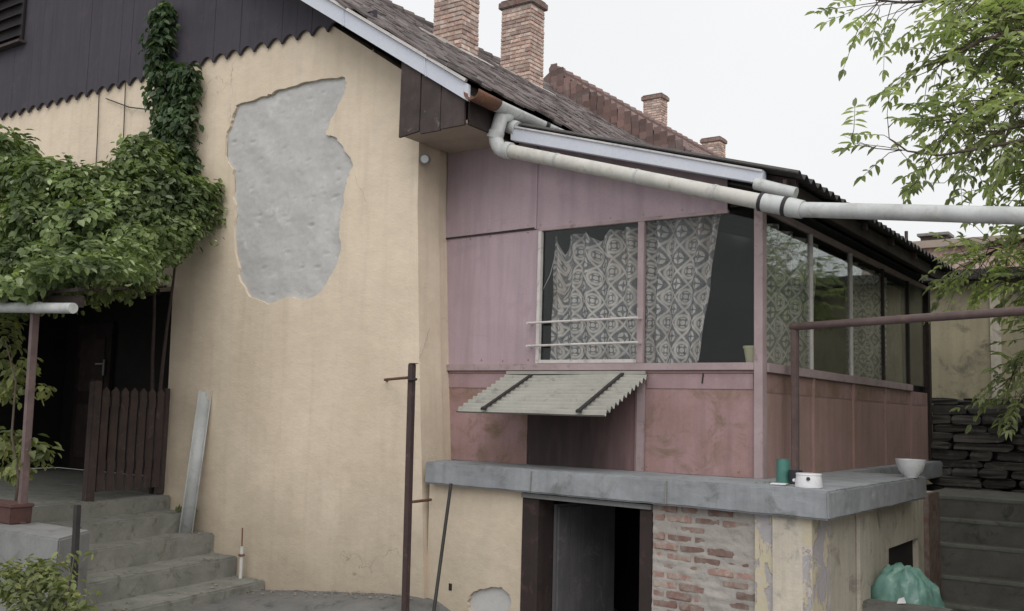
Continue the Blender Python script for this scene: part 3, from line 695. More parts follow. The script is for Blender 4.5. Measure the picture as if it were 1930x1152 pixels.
fp('patch_strip', MAT['pinkstrip'], XL+.06, xd0-.2, ZSILL-.21, ZSILL-.064, -.003, .005)
# front window: white casement, outer bars, panes
wf = fp('window_frame', MAT['whitepaint'], xw0-.025, xw0+.012, ZSILL+.032, ZTOP-.002, -.025, .05)
MB().prism([(xw0+.013, YV-.03, ZSILL+.032), (xw1-.031, YV-.03, ZSILL+.032), (xw1-.031, YV-.03, ZSILL+.068), (xw0+.013, YV-.03, ZSILL+.068)], (0, .05, 0)).build('bottom_rail', MAT['whitepaint'], wf, bevel=.004)
for py in (603, 648):
    q = P(1110, py, Y=YV-.09)
    bar = MB().tube([(xw0-.08, YV-.09, q.z-.01), (xw1+.02, YV-.09, q.z+.005)], .011, 8); bar.bar((xw0-.08, YV-.10, q.z-.01), (xw0-.08, YV+.003, q.z-.01), .02, .02)
    bar.bar((xw1+.015, YV-.10, q.z+.005), (xw1+.015, YV-.021, q.z+.005), .02, .02)
    bar.build('window_bar', MAT['whitepaint'], ver, smooth='auto')
MB().box((xw0+.014, YV+.012, ZSILL+.07), (xw1-.032, YV+.016, ZTOP-.004)).build('pane', MAT['fglass'], ver)
MB().box((xw1+.036, YV+.012, ZSILL+.032), (XC-.063, YV+.016, ZTOP+.03)).build('pane', MAT['fglass'], ver)
# side: sill rail, mullions, panes, lower panels
ym_ = [8.27, P(1530, 600, X=XC).y, P(1605, 600, X=XC).y, 12.1, 13.3, 14.3]
sr = MB().box((XC-.035, 8.265, ZSILL-.05), (XC+.035, 13.36, ZSILL+.03)).build('sill_rail', MAT['pinkframe'], ver, bevel=.004)
MB().box((XC-.03, 8.265, ZTOP+.0), (XC+.02, 14.3, ZTOP+.05)).build('top_rail', MAT['pinkframe'], ver, bevel=.004)
for q in range(5):
    ya, yb = ym_[q]+.02, ym_[q+1]-.02
    MB().box((XC-.012, ya, (ZSILL+.032)), (XC-.008, yb, ZTOP-.002)).build('pane', MAT['glass'], ver)
    MB().box((XC-.015, ya-.003, 0), (XC+.0, yb+.003, ZSILL-.052)).build('lower_panel', MAT['maroon'], ver)
    MB().box((XC, ya+.02, ZSILL-.22), (XC+.004, yb-.02, ZSILL-.06)).build('patch_strip', MAT['rustpink'], ver)
    if q < 4:
        wd = .014 if q < 2 else .022
        MB().box((XC-.02, yb+.02-wd, ZSILL+.032), (XC+.012, yb+.02+wd, ZTOP-.002)).build('mullion', MAT['whitepaint' if q < 2 else 'darkboard'], ver)
        MB().box((XC-.002, yb+.004, 0), (XC+.024, yb+.036, ZSILL-.052)).build('post', MAT['maroon'], ver)
MB().box((XC-.07, 14.3, 0), (XC+.03, 14.42, 2.4)).build('end_post', MAT['darkboard'], ver)
# inside: back wall, ceiling
MB().prism([(XL-.02, 14.43, 0), (XC-.08, 14.43, 0), (XC-.08, 14.43, rzv(XC-.08)-.02), (XL-.02, 14.43, rzv(XL-.02)-.02)], (0, .06, 0)).build('rear_wall', MAT['inner'], ver)
MB().prism([(XL+.03, 8.24, rzv(XL)-.1), (XC-.1, 8.24, rzv(XC-.1)-.1), (XC-.1, 8.24, rzv(XC-.1)-.085), (XL+.03, 8.24, rzv(XL)-.085)], (0, 6.1, 0)).build('ceiling', MAT['inner'], ver)
# roof: corrugated sheet, waves run down the slope; white fascia along the front edge
XA, XB = -5.62, -2.70; YF = 7.9
rs = MB(); per = .18
def sheet(z_off): return lambda u, v: (XA+(XB-XA)*u, YF+.03+6.5*v, rzv(XA+(XB-XA)*u)+.055+.028*math.sin(2*math.pi*6.5*v/per)+z_off)
rs.grid(sheet(.008), 3, 36*8); rs.grid(sheet(0), 3, 36*8)
vroof = rs.build('roof_sheet', MAT['etern'], ver, smooth=True)
m = MB()
for q in range(7):
    y_ = YF+.15+q*1.04
    MB().prism([(XA+.05, y_, rzv(XA+.05)-.08), (XB-.06, y_, rzv(XB-.06)-.06), (XB-.06, y_, rzv(XB-.06)+.018), (XA+.05, y_, rzv(XA+.05)+.018)], (0, .07, 0)).build('rafter', MAT['darkboard'], vroof)
MB().box((XB-.14, YF+.06, rzv(XB-.12)-.14), (XB-.11, 14.4, rzv(XB-.12)-.01)).build('eave_purlin', MAT['darkboard'], vroof)
MB().prism([(XC+.02, 8.0, rzv(XC)-.10), (XB-.14, 8.0, rzv(XB)-.06), (XB-.14, 8.0, rzv(XB)-.045), (XC+.02, 8.0, rzv(XC)-.085)], (0, 6.4, 0)).build('eave_soffit', MAT['darkboard'], vroof)
fa0, fb0 = P(962, 236, Y=YF), P(962, 264, Y=YF); fa1, fb1 = P(1437, 320, Y=YF), P(1437, 347, Y=YF)
fas = MB().prism([fa0, fa1, fb1, fb0], (0, .09, 0)).build('fascia', MAT['zinc'], ver, bevel=.004)
MB().bar(fa0+Vector((0, -.006, -.012)), fa1+Vector((0, -.006, -.012)), .02, .014).build('fascia_lip', MAT['whitepaint'], fas)
MB().tube([P(945, 232, Y=YF+.04), P(975, 243, Y=YF+.04)], .075, 14).build('fascia_end_cap', MAT['pvc'], fas, smooth='auto')
MB().tube([P(1424, 346, Y=YF+.02), P(1462, 356, Y=YF+.02), P(1500, 365, Y=YF+.02)], .052, 14).build('outlet_stub', MAT['pvc'], fas, smooth='auto')

# ------------------------------------------------------------------ curtains
def curtain(label, mat, fn, nu, nv, skip=None, group='patterned curtains behind the veranda glass'):
    o = MB().grid(fn, nu, nv, skip).build('curtain', mat, smooth=True); tag(o, label, 'curtain', group)
    wd = (Vector(fn(1, 0))-Vector(fn(0, 0))).length*1.16; wt = (Vector(fn(1, 1))-Vector(fn(0, 1))).length*1.16; hh = (Vector(fn(0, 1))-Vector(fn(0, 0))).length
    uv = o.data.uv_layers.new(name='cloth')
    for lp_ in o.data.loops:
        i_, j_ = lp_.vertex_index % (nu+1), lp_.vertex_index//(nu+1); u, v = i_/nu, j_/nv
        uv.data[lp_.index].uv = (u*max(wd, wt)+.02*math.sin(v*4), v*hh+.03*noise.noise((u*3, v*2, nu)))
    return o
YC = YV+.13
q = [P(1042, 445, Y=YC), P(1203, 428, Y=YC), P(1207, 684, Y=YC), P(1036, 684, Y=YC)]
def c1f(u, v):
    b = q[3].lerp(q[2], u); t = q[0].lerp(q[1], u)
    sag = 0
    X = t.x
    d = abs(u-.14); sag += max(0, .20-d*2.6) if d < .077 else 0
    d2 = (u-.56)/.14; sag += .085*max(0, 1-d2*d2)
    sag += .02*abs(noise.noise((u*14, 0, 2)))
    p = b.lerp(t-Vector((0, 0, sag)), v)
    p.y += .05*math.sin(u*34+v*.9+2.2*math.sin(u*5))*(.6+.4*v)+.05*math.exp(-((u-.22)/.05)**2)+.03*noise.noise((u*6, v*3, 0)); p.x += .02*noise.noise((u*4, v*3, 3)); return p
curtain('torn lace patterned curtain in the white framed left window pane', MAT['lace'], c1f, 120, 50)
q2 = [P(1213, 418, Y=YC), P(1358, 404, Y=YC), P(1318, 686, Y=YC), P(1213, 686, Y=YC)]
def c2f(u, v):
    b = q2[3].lerp(q2[2], u); t = q2[0].lerp(q2[1], u)
    p = b.lerp(t, v); p.x += .02*noise.noise((u*3, v*4, 6))
    p.y += .05*math.sin(u*30+1+v*1.2+2*math.sin(u*6))*(.6+.4*v)+.03*noise.noise((u*6, v*3, 4)); return p
curtain('lace patterned curtain slanting away from the dark gap beside the corner post', MAT['lace'], c2f, 110, 50)
XQ = XC-.10
def sidec(y0t, y1t, y0b, y1b, zt, zb, ph):
    def f(u, v):
        y = (y0b+(y1b-y0b)*u)*(1-v)+(y0t+(y1t-y0t)*u)*v
        return (XQ+.04*math.sin(u*30+ph)+.015*noise.noise((u*7, v*5, ph)), y, zb+(zt-zb)*v-.02*abs(math.sin(u*12)))
    return f
curtain('lace patterned curtain behind the side glass nearest the corner post', MAT['lace2'], sidec(8.3, 10.1, 8.3, 9.75, 2.28, ZSILL+.02, 0), 60, 30)
curtain('dim patterned curtain further back behind the veranda side glass', MAT['lace2'], sidec(10.95, 12.6, 10.95, 12.5, 2.28, ZSILL+.02, 2), 60, 30)
curtain('plain stained cloth hung at the far end of the veranda side glass', MAT['ragc'], sidec(12.65, 13.2, 12.6, 13.25, 2.2, ZSILL+.02, 4), 30, 20)
# string dangling beside the torn curtain
a, b = P(1047, 480, Y=YC-.02), P(1024, 545, Y=YC-.02)
tag(MB().tube([a, a.lerp(b, .5)+Vector((.01, 0, -.03)), b], .004, 6).build('string', MAT['whitepaint']), 'pale string hanging beside the torn curtain in the window', 'string')

# pot on the inner sill
pb = P(1416, 682, Y=YV+.1)
pot = MB().lathe([(.055, 0), (.075, .13), (.082, .13), (.082, .15), (.07, .15), (.05, .02)], (pb.x, YV+.13, ZSILL+.03), 20).build('flower_pot', MAT['yellowpot'], smooth='auto')
tag(pot, 'small pale yellow plastic pot on the sill by the corner post', 'pot')
MB().box((xcp-.30, YV+.05, ZSILL-.02), (XC-.065, YV+.24, ZSILL+.028)).build('inner_sill', MAT['pinkframe'], ver)

# ------------------------------------------------------------------ awning over the cellar door
aw = thing('awning', 'small pale corrugated awning with two dark straps over the cellar door', 'awning', (-5, 7.8, .5))
def awp(u, v):            # u along the wall, v outwards; ridges run along the wall
    x = -5.76+1.58*u; y = 8.19-.80*v; z = .865-.365*v
    wv = .018*math.sin(2*math.pi*11*v); return Vector((x, y-.4*wv, z+wv+.012*noise.noise((u*2, v*2, 9))))
m = MB(); m.grid(lambda u, v: awp(u, v), 14, 88); m.grid(lambda u, v: awp(u, v)-Vector((0, 0, .004)), 14, 88)
m.build('sheet', MAT['paleplastic'], aw, smooth=True)
for xx in (-5.44, -4.43):
    u = (xx+5.76)/1.58
    a, b = awp(u, 0)+Vector((0, 0, .026)), awp(u, 1)+Vector((0, -.02, .026))
    st = MB().bar(a, b, .035, .014, up=(0, .4, 1)).build('strap', MAT['darkiron'], aw)
    MB().lathe([(.026, 0), (.028, .02), (.012, .034)], b-Vector((0, -.02, .01)), 10).build('bolt', MAT['darkiron'], st)
MB().bar((-5.74, 8.175, .893), (-4.2, 8.175, .893), .03, .03).build('wall_batten', MAT['paleplastic'], aw)

# ------------------------------------------------------------------ drain pipe: elbow, run below the fascia, branch across the yard
dpz = thing('drain_pipe', 'pale plastic drain pipe running below the veranda fascia and out across the yard', 'pipe', (-4, 7.7, 2.2))
YP = 7.76
e0 = P(944, 222, Y=YP); e1 = P(934, 258, Y=YP); e2 = P(938, 282, Y=YP); e3 = P(962, 288, Y=YP); r1 = P(958, 284, Y=YP); rend = P(1436, 381, Y=YP)
d = (rend-r1).normalized()
arc = [e0+Vector((0, .12, .06)), e0, e1]
for k in range(1, 6):
    t = k/6; arc.append(e1.lerp(e2-Vector((0, 0, .03)), t).lerp((e2-Vector((0, 0, .03))).lerp(r1, t), t))
arc += [r1]
MB().tube(arc, .072, 16).build('elbow', MAT['pvc'], dpz, smooth='auto')
for (c, dd) in ((e1+Vector((0, 0, .02)), (e1-e0).normalized()), (r1, d)):
    MB().tube([c-dd*.035, c+dd*.035], .083, 16).build('collar', MAT['pvc'], dpz, smooth='auto')
MB().tube([r1+d*.02, rend], .066, 18).build('long_pipe', MAT['cpvc'], dpz, smooth='auto')
for t in (.22, .55, .84):
    q_ = r1.lerp(rend, t); bk3 = MB().tube([q_-d*.012, q_+d*.012], .0705, 16)
    bk3.build('pipe_bracket', MAT['gutterw'], dpz, smooth='auto')
MB().tube([rend-d*.015, rend+d*.015], .078, 16).build('clamp', MAT['dark'], dpz, smooth='auto')
j1 = P(1480, 389, Y=YP); k1 = P(1502, 395, Y=YP)
MB().tube([rend+d*.016, j1], .076, 16).build('socket', MAT['pvc'], dpz, smooth='auto')
MB().tube([j1-d*.01, j1+d*.022], .085, 16).build('clamp', MAT['dark'], dpz, smooth='auto')
yend = P(1930, 407, Y=7.45); dy = (yend-k1)
MB().tube([j1+d*.02, j1+d*.06, k1+dy*.03], [.08, .08, .074], 16).build('bend', MAT['pvc'], dpz, smooth='auto')
MB().tube([k1+dy*.02, yend+dy*1.4], .062, 18).build('yard_pipe', MAT['pvc'], dpz, smooth='auto')

# ------------------------------------------------------------------ handrail and things on the ledge
hr = thing('handrail', 'rusty brown pipe handrail rising from the ledge beside the veranda', 'handrail', (-2.97, 8.62, 0))
hb = P(1497, 905, Z=0); hb = Vector((-2.97, 8.62, 0)); ht = P(1497, 616, X=-2.97)
MB().bar((hb.x, hb.y, 0), (hb.x, hb.y, ht.z), .06, .06, up=(0, 1, 0)).build('post', MAT['rail'], hr, bevel=.008)
he = P(1930, 586, Y=8.0); dd = he-ht
MB().tube([Vector((hb.x-.03, hb.y, ht.z)), he+dd*.8], .034, 12).build('rail', MAT['rail'], hr, smooth='auto')
e = he+dd*.8
MB().bar((e.x, e.y, -1.6), (e.x, e.y, e.z), .06, .06, up=(0, 1, 0)).build('post', MAT['rail'], hr, bevel=.008)

gp = P(1478, 911, Z=0)
def cup(name, mat, c, r_b, r_t, hgt, tilt, n=20):
    me = MB().lathe([(r_b, 0), (r_t, hgt), (r_t*.9, hgt), (r_b*.85, .012)], (0, 0, 0), n).mesh(name, mat, (0, 0, 0), 'auto')
    return place(name, me, c, None, tilt)
o = cup('plastic_pot', MAT['teal'], (gp.x, gp.y, .0), .062, .05, .19, (.02, -.05, .3)); tag(o, 'upright teal green plastic pot on the ledge beside the corner post', 'pot')
dk = P(1497, 913, Z=0); o = cup('dark_pot', MAT['dark'], (dk.x+.01, dk.y, .0), .045, .055, .11, (0, 0, 0)); tag(o, 'small dark pot between the teal pot and the white tub', 'pot')
wbp = P(1522, 919, Z=0)
wb = thing('plastic_tub', 'white plastic tub with a dark spot on the ledge', 'tub', (wbp.x, wbp.y, 0))
MB().lathe([(.10, 0), (.103, .01), (.092, .09), (.096, .094), (.094, .104), (.06, .106)], (wbp.x, wbp.y+.03, 0), 28).build('body', MAT['white'], wb, smooth='auto')
MB().tube([(wbp.x+.028, wbp.y-.063, .068), (wbp.x+.028, wbp.y-.072, .069)], .014, 10).build('tap_hole', MAT['dark'], wb)
MB().box((wbp.x-.115, wbp.y-.005, .035), (wbp.x-.095, wbp.y+.05, .06)).build('ear', MAT['white'], wb, bevel=.005)
wl2 = P(1470, 914, Z=0); o = MB().prism([(wl2.x-.06, wl2.y-.05, .001), (wl2.x+.06, wl2.y-.03, .001), (wl2.x+.05, wl2.y+.05, .001), (wl2.x-.07, wl2.y+.03, .001)], (0, 0, .012)).build('lid', MAT['white'], bevel=.003)
tag(o, 'flat white plastic lid lying on the ledge below the teal pot', 'lid')
bp_ = P(1716, 901, Z=0); bp_ = Vector((bp_.x-.02, bp_.y+.1, 0))
bw_ = MB().lathe([(.06, 0), (.062, .012), (.105, .06), (.128, .13), (.135, .165), (.127, .165), (.118, .125), (.095, .06), (.03, .022)], bp_, 28).build('bowl', MAT['enamel'], smooth='auto')
tag(bw_, 'white enamel bowl standing on the slab edge near the far panels', 'bowl')
lf_ = MB()
for k in range(26):
    a = Vector((random.uniform(-2.95, -2.45), random.uniform(7.5, 8.1), .004)); s_ = random.uniform(.015, .035); t = random.random()*6.3
    lf_.add([a, a+Vector((math.cos(t)*s_, math.sin(t)*s_, .006)), a+Vector((math.cos(t+.8)*s_*1.6, math.sin(t+.8)*s_*1.6, .003)), a+Vector((math.cos(t+1.5)*s_, math.sin(t+1.5)*s_, .008))], [(0, 1, 2, 3)])
o = lf_.build('leaf_litter', MAT['shrub']); o['kind'] = 'stuff'; tag(o, 'dry leaf litter scattered on the concrete ledge', 'litter')

# ------------------------------------------------------------------ posts, rods and odd bits against the wall
ps = P(771, 690, Y=7.2)
po = thing('iron_post', 'tall dark brown iron post standing in front of the house corner', 'post', (-6.12, 7.2, -1.4))
MB().bar((-6.12, 7.2, -1.6), (-6.15, 7.2, ps.z+.02), .065, .05, up=(0, 1, 0)).build('shaft', MAT['iron'], po, bevel=.006)
MB().bar((-6.13, 7.2, ps.z+.02), (-6.13, 7.2, ps.z+.026), .07, .055, up=(0, 1, 0)).build('cap', MAT['darkiron'], po)
q = P(778, 717, Y=7.17); MB().tube([(q.x-.05, 7.165, q.z), (q.x+.05, 7.165, q.z+.01)], .012, 8).build('hinge_pin', MAT['darkiron'], po)
a = P(726, 718, Y=YG-.01); o = MB().tube([a+Vector((0, .05, 0)), a+Vector((.05, -.06, .01)), P(768, 712, Y=7.235)], .014, 8).build('wall_hook', MAT['rust'], smooth='auto'); tag(o, 'rusty iron hook in the cream wall beside the post top', 'hook')
a = P(812, 942, Y=7.74); o = MB().tube([a, P(778, 946, Y=7.235)], .014, 8).build('wall_stay', MAT['rust'], smooth='auto'); tag(o, 'thin rusty stay from the post to the cellar wall below the slab', 'stay')
a = P(850, 912, Y=7.58); b = P(816, 1165, Y=7.12); b = b+(b-a)*.18
o = MB().tube([a, b], .016, 10).build('iron_rod', MAT['darkiron'], smooth='auto'); tag(o, 'thin dark rod leaning on the front edge of the slab', 'rod')
# leaning length of pale gutter on the stairs
a = P(357, 1000, Z=-.97); a = Vector((-9.62, 7.42, -.965)); b = Vector((-9.72, 7.66, .66))
me_ = halfround(a, b, .085, .008).build('gutter_length', MAT['gutterw'], smooth=True); tag(me_, 'length of pale grey gutter leaning upright against the cream wall on the stairs', 'gutter')
a = P(453, 1096, Y=7.6); b = P(456, 1030, Y=7.6)
sp = thing('pipe_stub', 'thin pale pipe stub sticking up at the wall foot by the steps', 'pipe', a)
MB().tube([a-Vector((0, 0, .15)), b], .022, 10).build('pipe', MAT['cpvc'], sp, smooth='auto'); MB().tube([b, P(457, 995, Y=7.6)], .008, 8).build('rod', MAT['rust'], sp); MB().tube([a.lerp(b, .75)-Vector((0, 0, .01)), a.lerp(b, .75)+Vector((0, 0, .012))], .034, 10).build('clamp', MAT['rust'], sp)
# lamp on the corner return
lp = P(800, 300, X=-6.61)
la = thing('wall_lamp', 'small round grey fitting on the corner wall under the eave', 'lamp', lp)
def disc(c, r_, d_, mat, nm, par): return MB().tube([c, Vector(c)+Vector(d_)], r_, 16).build(nm, mat, par, smooth='auto')
disc(lp, .045, (.03, 0, 0), MAT['dark'], 'base', la); disc(lp+Vector((.03, -.02, -.01)), .055, (.05, -.07, -.02), MAT['conc'], 'housing', la); disc(lp+Vector((.08, -.09, -.03)), .04, (.01, -.014, -.004), MAT['enamel'], 'lens', la)
# wires on the gable
for px in (183, 232):
    t = P(px+2, 190, Y=YG-.03); b = P(px-2, 320, Y=YG-.03)
    o = MB().tube([t+Vector((0, 0, .3)), t.lerp(b, .5)+Vector((.01, 0, 0)), b-Vector((0, 0, .2))], .007, 6).build('wire', MAT['iron']); tag(o, 'thin vertical wire on the cream wall, %s of the pair left of the ivy' % ('left' if px == 183 else 'right'), 'wire', 'wires on the gable wall')
a, b = P(200, 186, Y=YG-.03), P(290, 208, Y=YG-.06)
o = MB().tube([a, a.lerp(b, .5)-Vector((0, 0, .04)), b], .008, 6).build('cable', MAT['darkiron']); tag(o, 'slack dark cable slanting across the wires to the ivy', 'cable')
a, b, c = P(829, 601, X=-6.57), P(805, 622, X=-6.54), P(788, 668, X=-6.5)
o = MB().tube([a+Vector((.01, 0, 0)), b+Vector((.02, 0, 0)), c+Vector((.03, 0, 0))], .004, 6).build('cable', MAT['dirty']); tag(o, 'thin brown cable drooping on the corner wall beside the mauve panel', 'cable')

# ------------------------------------------------------------------ stairs on the left, gate, porch
st = thing('concrete_stairs', 'worn grey concrete stairs climbing along the cream wall to the porch', 'stairs', (-9.5, 6.6, -1.5))
SK = -.19
nos = [(-10.30, -.60), (-9.83, -.765), (-9.47, -.97), (-9.05, -1.19), (-8.58, -1.40)]
for i, (xn, zn) in enumerate(nos):
    xb = -16.2 if i == 0 else nos[i-1][0]-.06
    yl = 4.9 if i == 0 else 5.0
    pts = [(xn, 7.715, zn), (xn-SK*1.3, 6.4, zn+.004), (xn-SK*2.7, yl, zn), (xb-SK*2.7, yl, zn), (xb, 7.715, zn)]
    o = MB().prism(pts, (0, 0, -1.9-zn)).build('step' if i else 'landing', MAT['step'], st, bevel=.018); roughen(o, .10 if i else .3, .006)
MB().box((-15.58, 7.73, -.9), (-10.5, 9.44, -.605)).build('porch_floor', MAT['step'], st)
# low wall beside the stairs, trough, posts
cw = MB().prism([P(-160, 1014, Y=4.65).xy.to_3d()+Vector((0, 0, -1.6)), P(112, 1010, Y=4.65).xy.to_3d()+Vector((0, 0, -1.6)), P(112, 1010, Y=4.65).xy.to_3d()+Vector((-.35, .5, -1.6)), P(-160, 1010, Y=4.65).xy.to_3d()+Vector((-.35, .5, -1.6))], (0, 0, 1.6-.60)).build('low_wall', MAT['conc'], bevel=.015)
cw['kind'] = 'thing'; tag(cw, 'low pale concrete block wall at the foot of the brown porch post', 'wall')
zt_ = -.60
tq = P(20, 985, Y=5.0)
tr_ = thing('flower_trough', 'faded red clay trough on the low wall at the left edge', 'trough', (tq.x, 5.0, zt_))
MB().prism([(tq.x-.5, 4.86, zt_), (tq.x+.24, 4.86, zt_), (tq.x+.28, 4.84, zt_+.17), (tq.x-.54, 4.84, zt_+.17)], (0, .2, 0)).build('box', MAT['terra'], tr_, bevel=.01)
MB().box((tq.x-.55, 4.83, zt_+.15), (tq.x+.29, 5.05, zt_+.18)).build('rim', MAT['terra'], tr_, bevel=.006)
pc = thing('porch_canopy', 'small porch canopy with white gutter pipe and thin brown post under the vine', 'canopy', (-10, 6, -.6))
a, b = P(65, 606, Y=4.98), P(40, 990, Y=4.98)
MB().bar(Vector((b.x, 4.98, zt_)), Vector((a.x, 4.98, a.z+.08)), .062, .062, up=(0, 1, 0)).build('post', MAT['rail'], pc, bevel=.006)
g0, g1 = P(-220, 578, Y=4.9), P(138, 581, Y=4.9)
MB().tube([g0, g1], .047, 16).build('gutter_pipe', MAT['pvc'], pc, smooth='auto'); gm = P(72, 580, Y=4.9); MB().tube([gm-Vector((.03, 0, 0)), gm+Vector((.03, 0, 0))], .053, 16).build('pipe_collar', MAT['pvc'], pc, smooth='auto')
MB().bar((g0.x, 5.0, g0.z+.07), (g1.x-.05, 5.0, g1.z+.07), .06, .1).build('beam', MAT['darkboard'], pc)
MB().prism([(g0.x-3, 4.93, 1.48), (g1.x, 4.93, 1.45), (-10.6, 7.68, 1.93), (-16, 7.68, 1.93)], (0, 0, .03)).build('roof_sheet', MAT['darkboard'], pc)
MB().bar((-15.9, 5.0, -.6), (-15.9, 5.0, 1.45), .1, .1, up=(0, 1, 0)).build('post', MAT['rail'], pc)
for q in range(4):
    xx = -10.75-q*1.3; MB().bar((xx+1.6, 5.0, 1.40), (xx, 7.66, 1.88), .06, .08).build('rafter', MAT['darkboard'], pc)
MB().prism([(-15.9, 5.1, -.6), (-13.2, 5.1, -.6), (-13.2, 5.1, 1.45), (-15.9, 5.1, 1.45)], (0, .04, 0)).build('side_boarding', MAT['darkboard'], pc)
# gate across the head of the stairs
gt = thing('wooden_gate', 'dark brown picket gate closed across the head of the stairs', 'gate', (-10.4, 7.1, -.6))
gx = lambda y: -10.42-SK*(7.65-y)
ya, yb = P(165, 830, X=-10.3).y, 7.64
MB().bar((gx(ya), ya, -.62), (gx(ya), ya, .73), .10, .10, up=(0, 1, 0)).build('post', MAT['gatewood'], gt, bevel=.01)
MB().bar((gx(yb), yb, -.58), (gx(yb), yb, .68), .07, .07, up=(0, 1, 0)).build('hinge_post', MAT['gatewood'], gt, bevel=.008)
for zr in (-.22, .50): MB().bar((gx(ya)-.02, ya+.04, zr), (gx(yb)-.02, yb-.03, zr), .03, .11).build('rail', MAT['gatewood'], gt, bevel=.005)
npk = 7
for k in range(npk):
    y_ = ya+.13+(yb-ya-.24)*k/(npk-1)
    MB().prism([(gx(y_)+.012, y_-.045, -.50), (gx(y_)+.012, y_+.045, -.50), (gx(y_)+.012, y_+.045, .62), (gx(y_)+.012, y_, .67), (gx(y_)+.012, y_-.045, .62)], (.022, 0, 0)).build('picket', MAT['gatewood'], gt)
a = P(146, 952, Y=4.5); b = P(140, 1140, Y=4.5)
o = MB().bar(Vector((b.x, 4.5, -1.6)), a, .055, .035, up=(0, 1, 0)).build('garden_stake', MAT['darkiron'], bevel=.004); tag(o, 'short dark iron stake standing in front of the left stairs', 'stake')

# ------------------------------------------------------------------ right hand stairs, wall, stack, far things
rs_ = thing('yard_stairs', 'dark mossy concrete steps going up beside the cellar wall', 'stairs', (-1.6, 12, -1.5))
for i, (py, yy) in enumerate(((940, 12.6), (983, 12.3), (1031, 12.0), (1093, 11.7), (1148, 11.4))):
    zn = P(1850, py, Y=yy).z
    MB().box((-2.9, yy, -1.9), (-.75, yy+(1.6 if i == 0 else .36), zn)).build('step', MAT['dstep'], rs_, bevel=.015); MB().box((-2.89, yy-.012, zn-.035), (-.76, yy+.07, zn+.006)).build('nosing', MAT['step'], rs_, bevel=.008)
o = MB().box((-.72, 7.2, -1.9), (-.45, 18, .25)).build('added_wall', MAT['dirty']); o['kind'] = 'thing'; tag(o, 'stained wall added out of view along the far side of the dark steps', 'wall')  # unseen wall, added to darken the steps
bk_ = thing('stone_bank', 'rough bank of dark flat stones and slabs behind the steps', 'stone wall', (-2, 14.6, -.4))
MB().box((-3.12, 14.62, -1.9), (-.74, 15.3, .74)).build('dark_core', MAT['coreblack'], bk_)  # dark box added behind the stones to block light between them
zz = -.42; row = 0
while zz < .78:
    th = random.uniform(.07, .15); x0 = -3.15+random.uniform(-.1, .1)
    while x0 < -.8:
        ln_ = random.uniform(.22, .75); yy = 14.25+row*.03+random.uniform(-.09, .07); tilt = random.uniform(-.05, .05); pts = []
        for k in range(12):
            t = 2*math.pi*k/12; cx_, cz_ = math.cos(t), math.sin(t); q_ = 1+.22*noise.noise((cx_*2, cz_*2, x0*5+zz*9))
            px_ = math.copysign(abs(cx_)**.45, cx_)*ln_*.49*q_; pz_ = math.copysign(abs(cz_)**.5, cz_)*th*.5*q_
            pts.append((x0+ln_/2+px_, yy+random.uniform(-.02, .02), zz+th/2+pz_+px_*tilt))
        MB().prism(pts, (0, .5, random.uniform(-.03, .03))).build('stone', MAT['slate'], bk_, bevel=.012)
        x0 += ln_+random.uniform(0, .03)
    zz += th*.97; row += 1
ow = thing('outbuilding', 'ochre outbuilding wall behind the stack at the right', 'building', (-2, 17.5, -1.5))
MB().box((-4.6, 17, -1.6), (2.5, 17.3, 2.75)).build('wall', MAT['ochre'], ow)
MB().box((-4.9, 16.7, 2.75), (2.8, 20, 2.9)).build('roof_edge', MAT['etern'], ow)
MB().box((-2.75, 16.95, -1), (-2.6, 17.0, 2.7)).build('downpipe', MAT['dirty'], ow)
fb = thing('far_building', 'far flat roofed brick building seen over the veranda eave', 'building', (-4, 32, -1.5))
f0, f1 = P(1700, 482, Y=30), P(1990, 455, Y=30)
MB().box((f0.x, 30, -1.6), (2, 36, f0.z+.15)).build('wall', MAT['brick'], fb)
MB().box((f0.x-.2, 29.8, f0.z+.152), (2.2, 36.2, f0.z+.36)).build('coping', MAT['soffit'], fb)
c0, c1_ = P(1735, 456, Y=31), P(1784, 444, Y=31)
MB().box((c0.x, 31, f0.z+.362), (c1_.x, 31.6, c1_.z+.02)).build('chimney', MAT['oldwood'], fb); MB().box((c0.x-.08, 30.9, c1_.z+.022), (c1_.x+.08, 31.7, c1_.z+.1)).build('chimney_cap', MAT['conc'], fb)
v0 = P(1693, 436, Y=30.2); MB().tube([(v0.x+.2, 30.3, f0.z+.3), (v0.x+.2, 30.3, v0.z)], .05, 8).build('vent_pipe', MAT['oldwood'], fb)

# bin bag
bc = P(1700, 1125, Y=9.0); bc = Vector((bc.x, 9.0, -1.53))
bb_ = thing('bin_bag', 'full green plastic bin bag by the cellar window', 'bag', bc)
m = MB()
def bagf(u, v):
    t = 2*math.pi*u; ph = (v-.5)*math.pi
    d_ = Vector((math.cos(t)*math.cos(ph), math.sin(t)*math.cos(ph), math.sin(ph)))
    k = 1+.30*noise.noise(d_*1.5+Vector((3, 1, 7)))+.16*abs(noise.noise(d_*3.4))-.10*abs(noise.noise(d_*6+Vector((5, 5, 5))))+.04*noise.noise(d_*14)
    q_ = Vector((d_.x*.36, d_.y*.32, (d_.z*.42 if d_.z > 0 else d_.z*.36)))*k
    if d_.z > .55: q_.z += .14*((d_.z-.55)/.45)**1.5
    q_.z = max(q_.z, -.27)
    return bc+Vector((.02, 0, .27))+q_
m.grid(bagf, 84, 48); m.build('sack', MAT['bag'], bb_, smooth=True)
sc = P(1690, 1138, Y=8.58); o = MB().prism([sc, sc+Vector((.07, 0, .012)), sc+Vector((.05, .02, .05)), sc+Vector((.01, .02, .035))], (0, .01, .004)).build('paper_scrap', MAT['white']); tag(o, 'crumpled white paper scrap at the foot of the green bag', 'scrap')
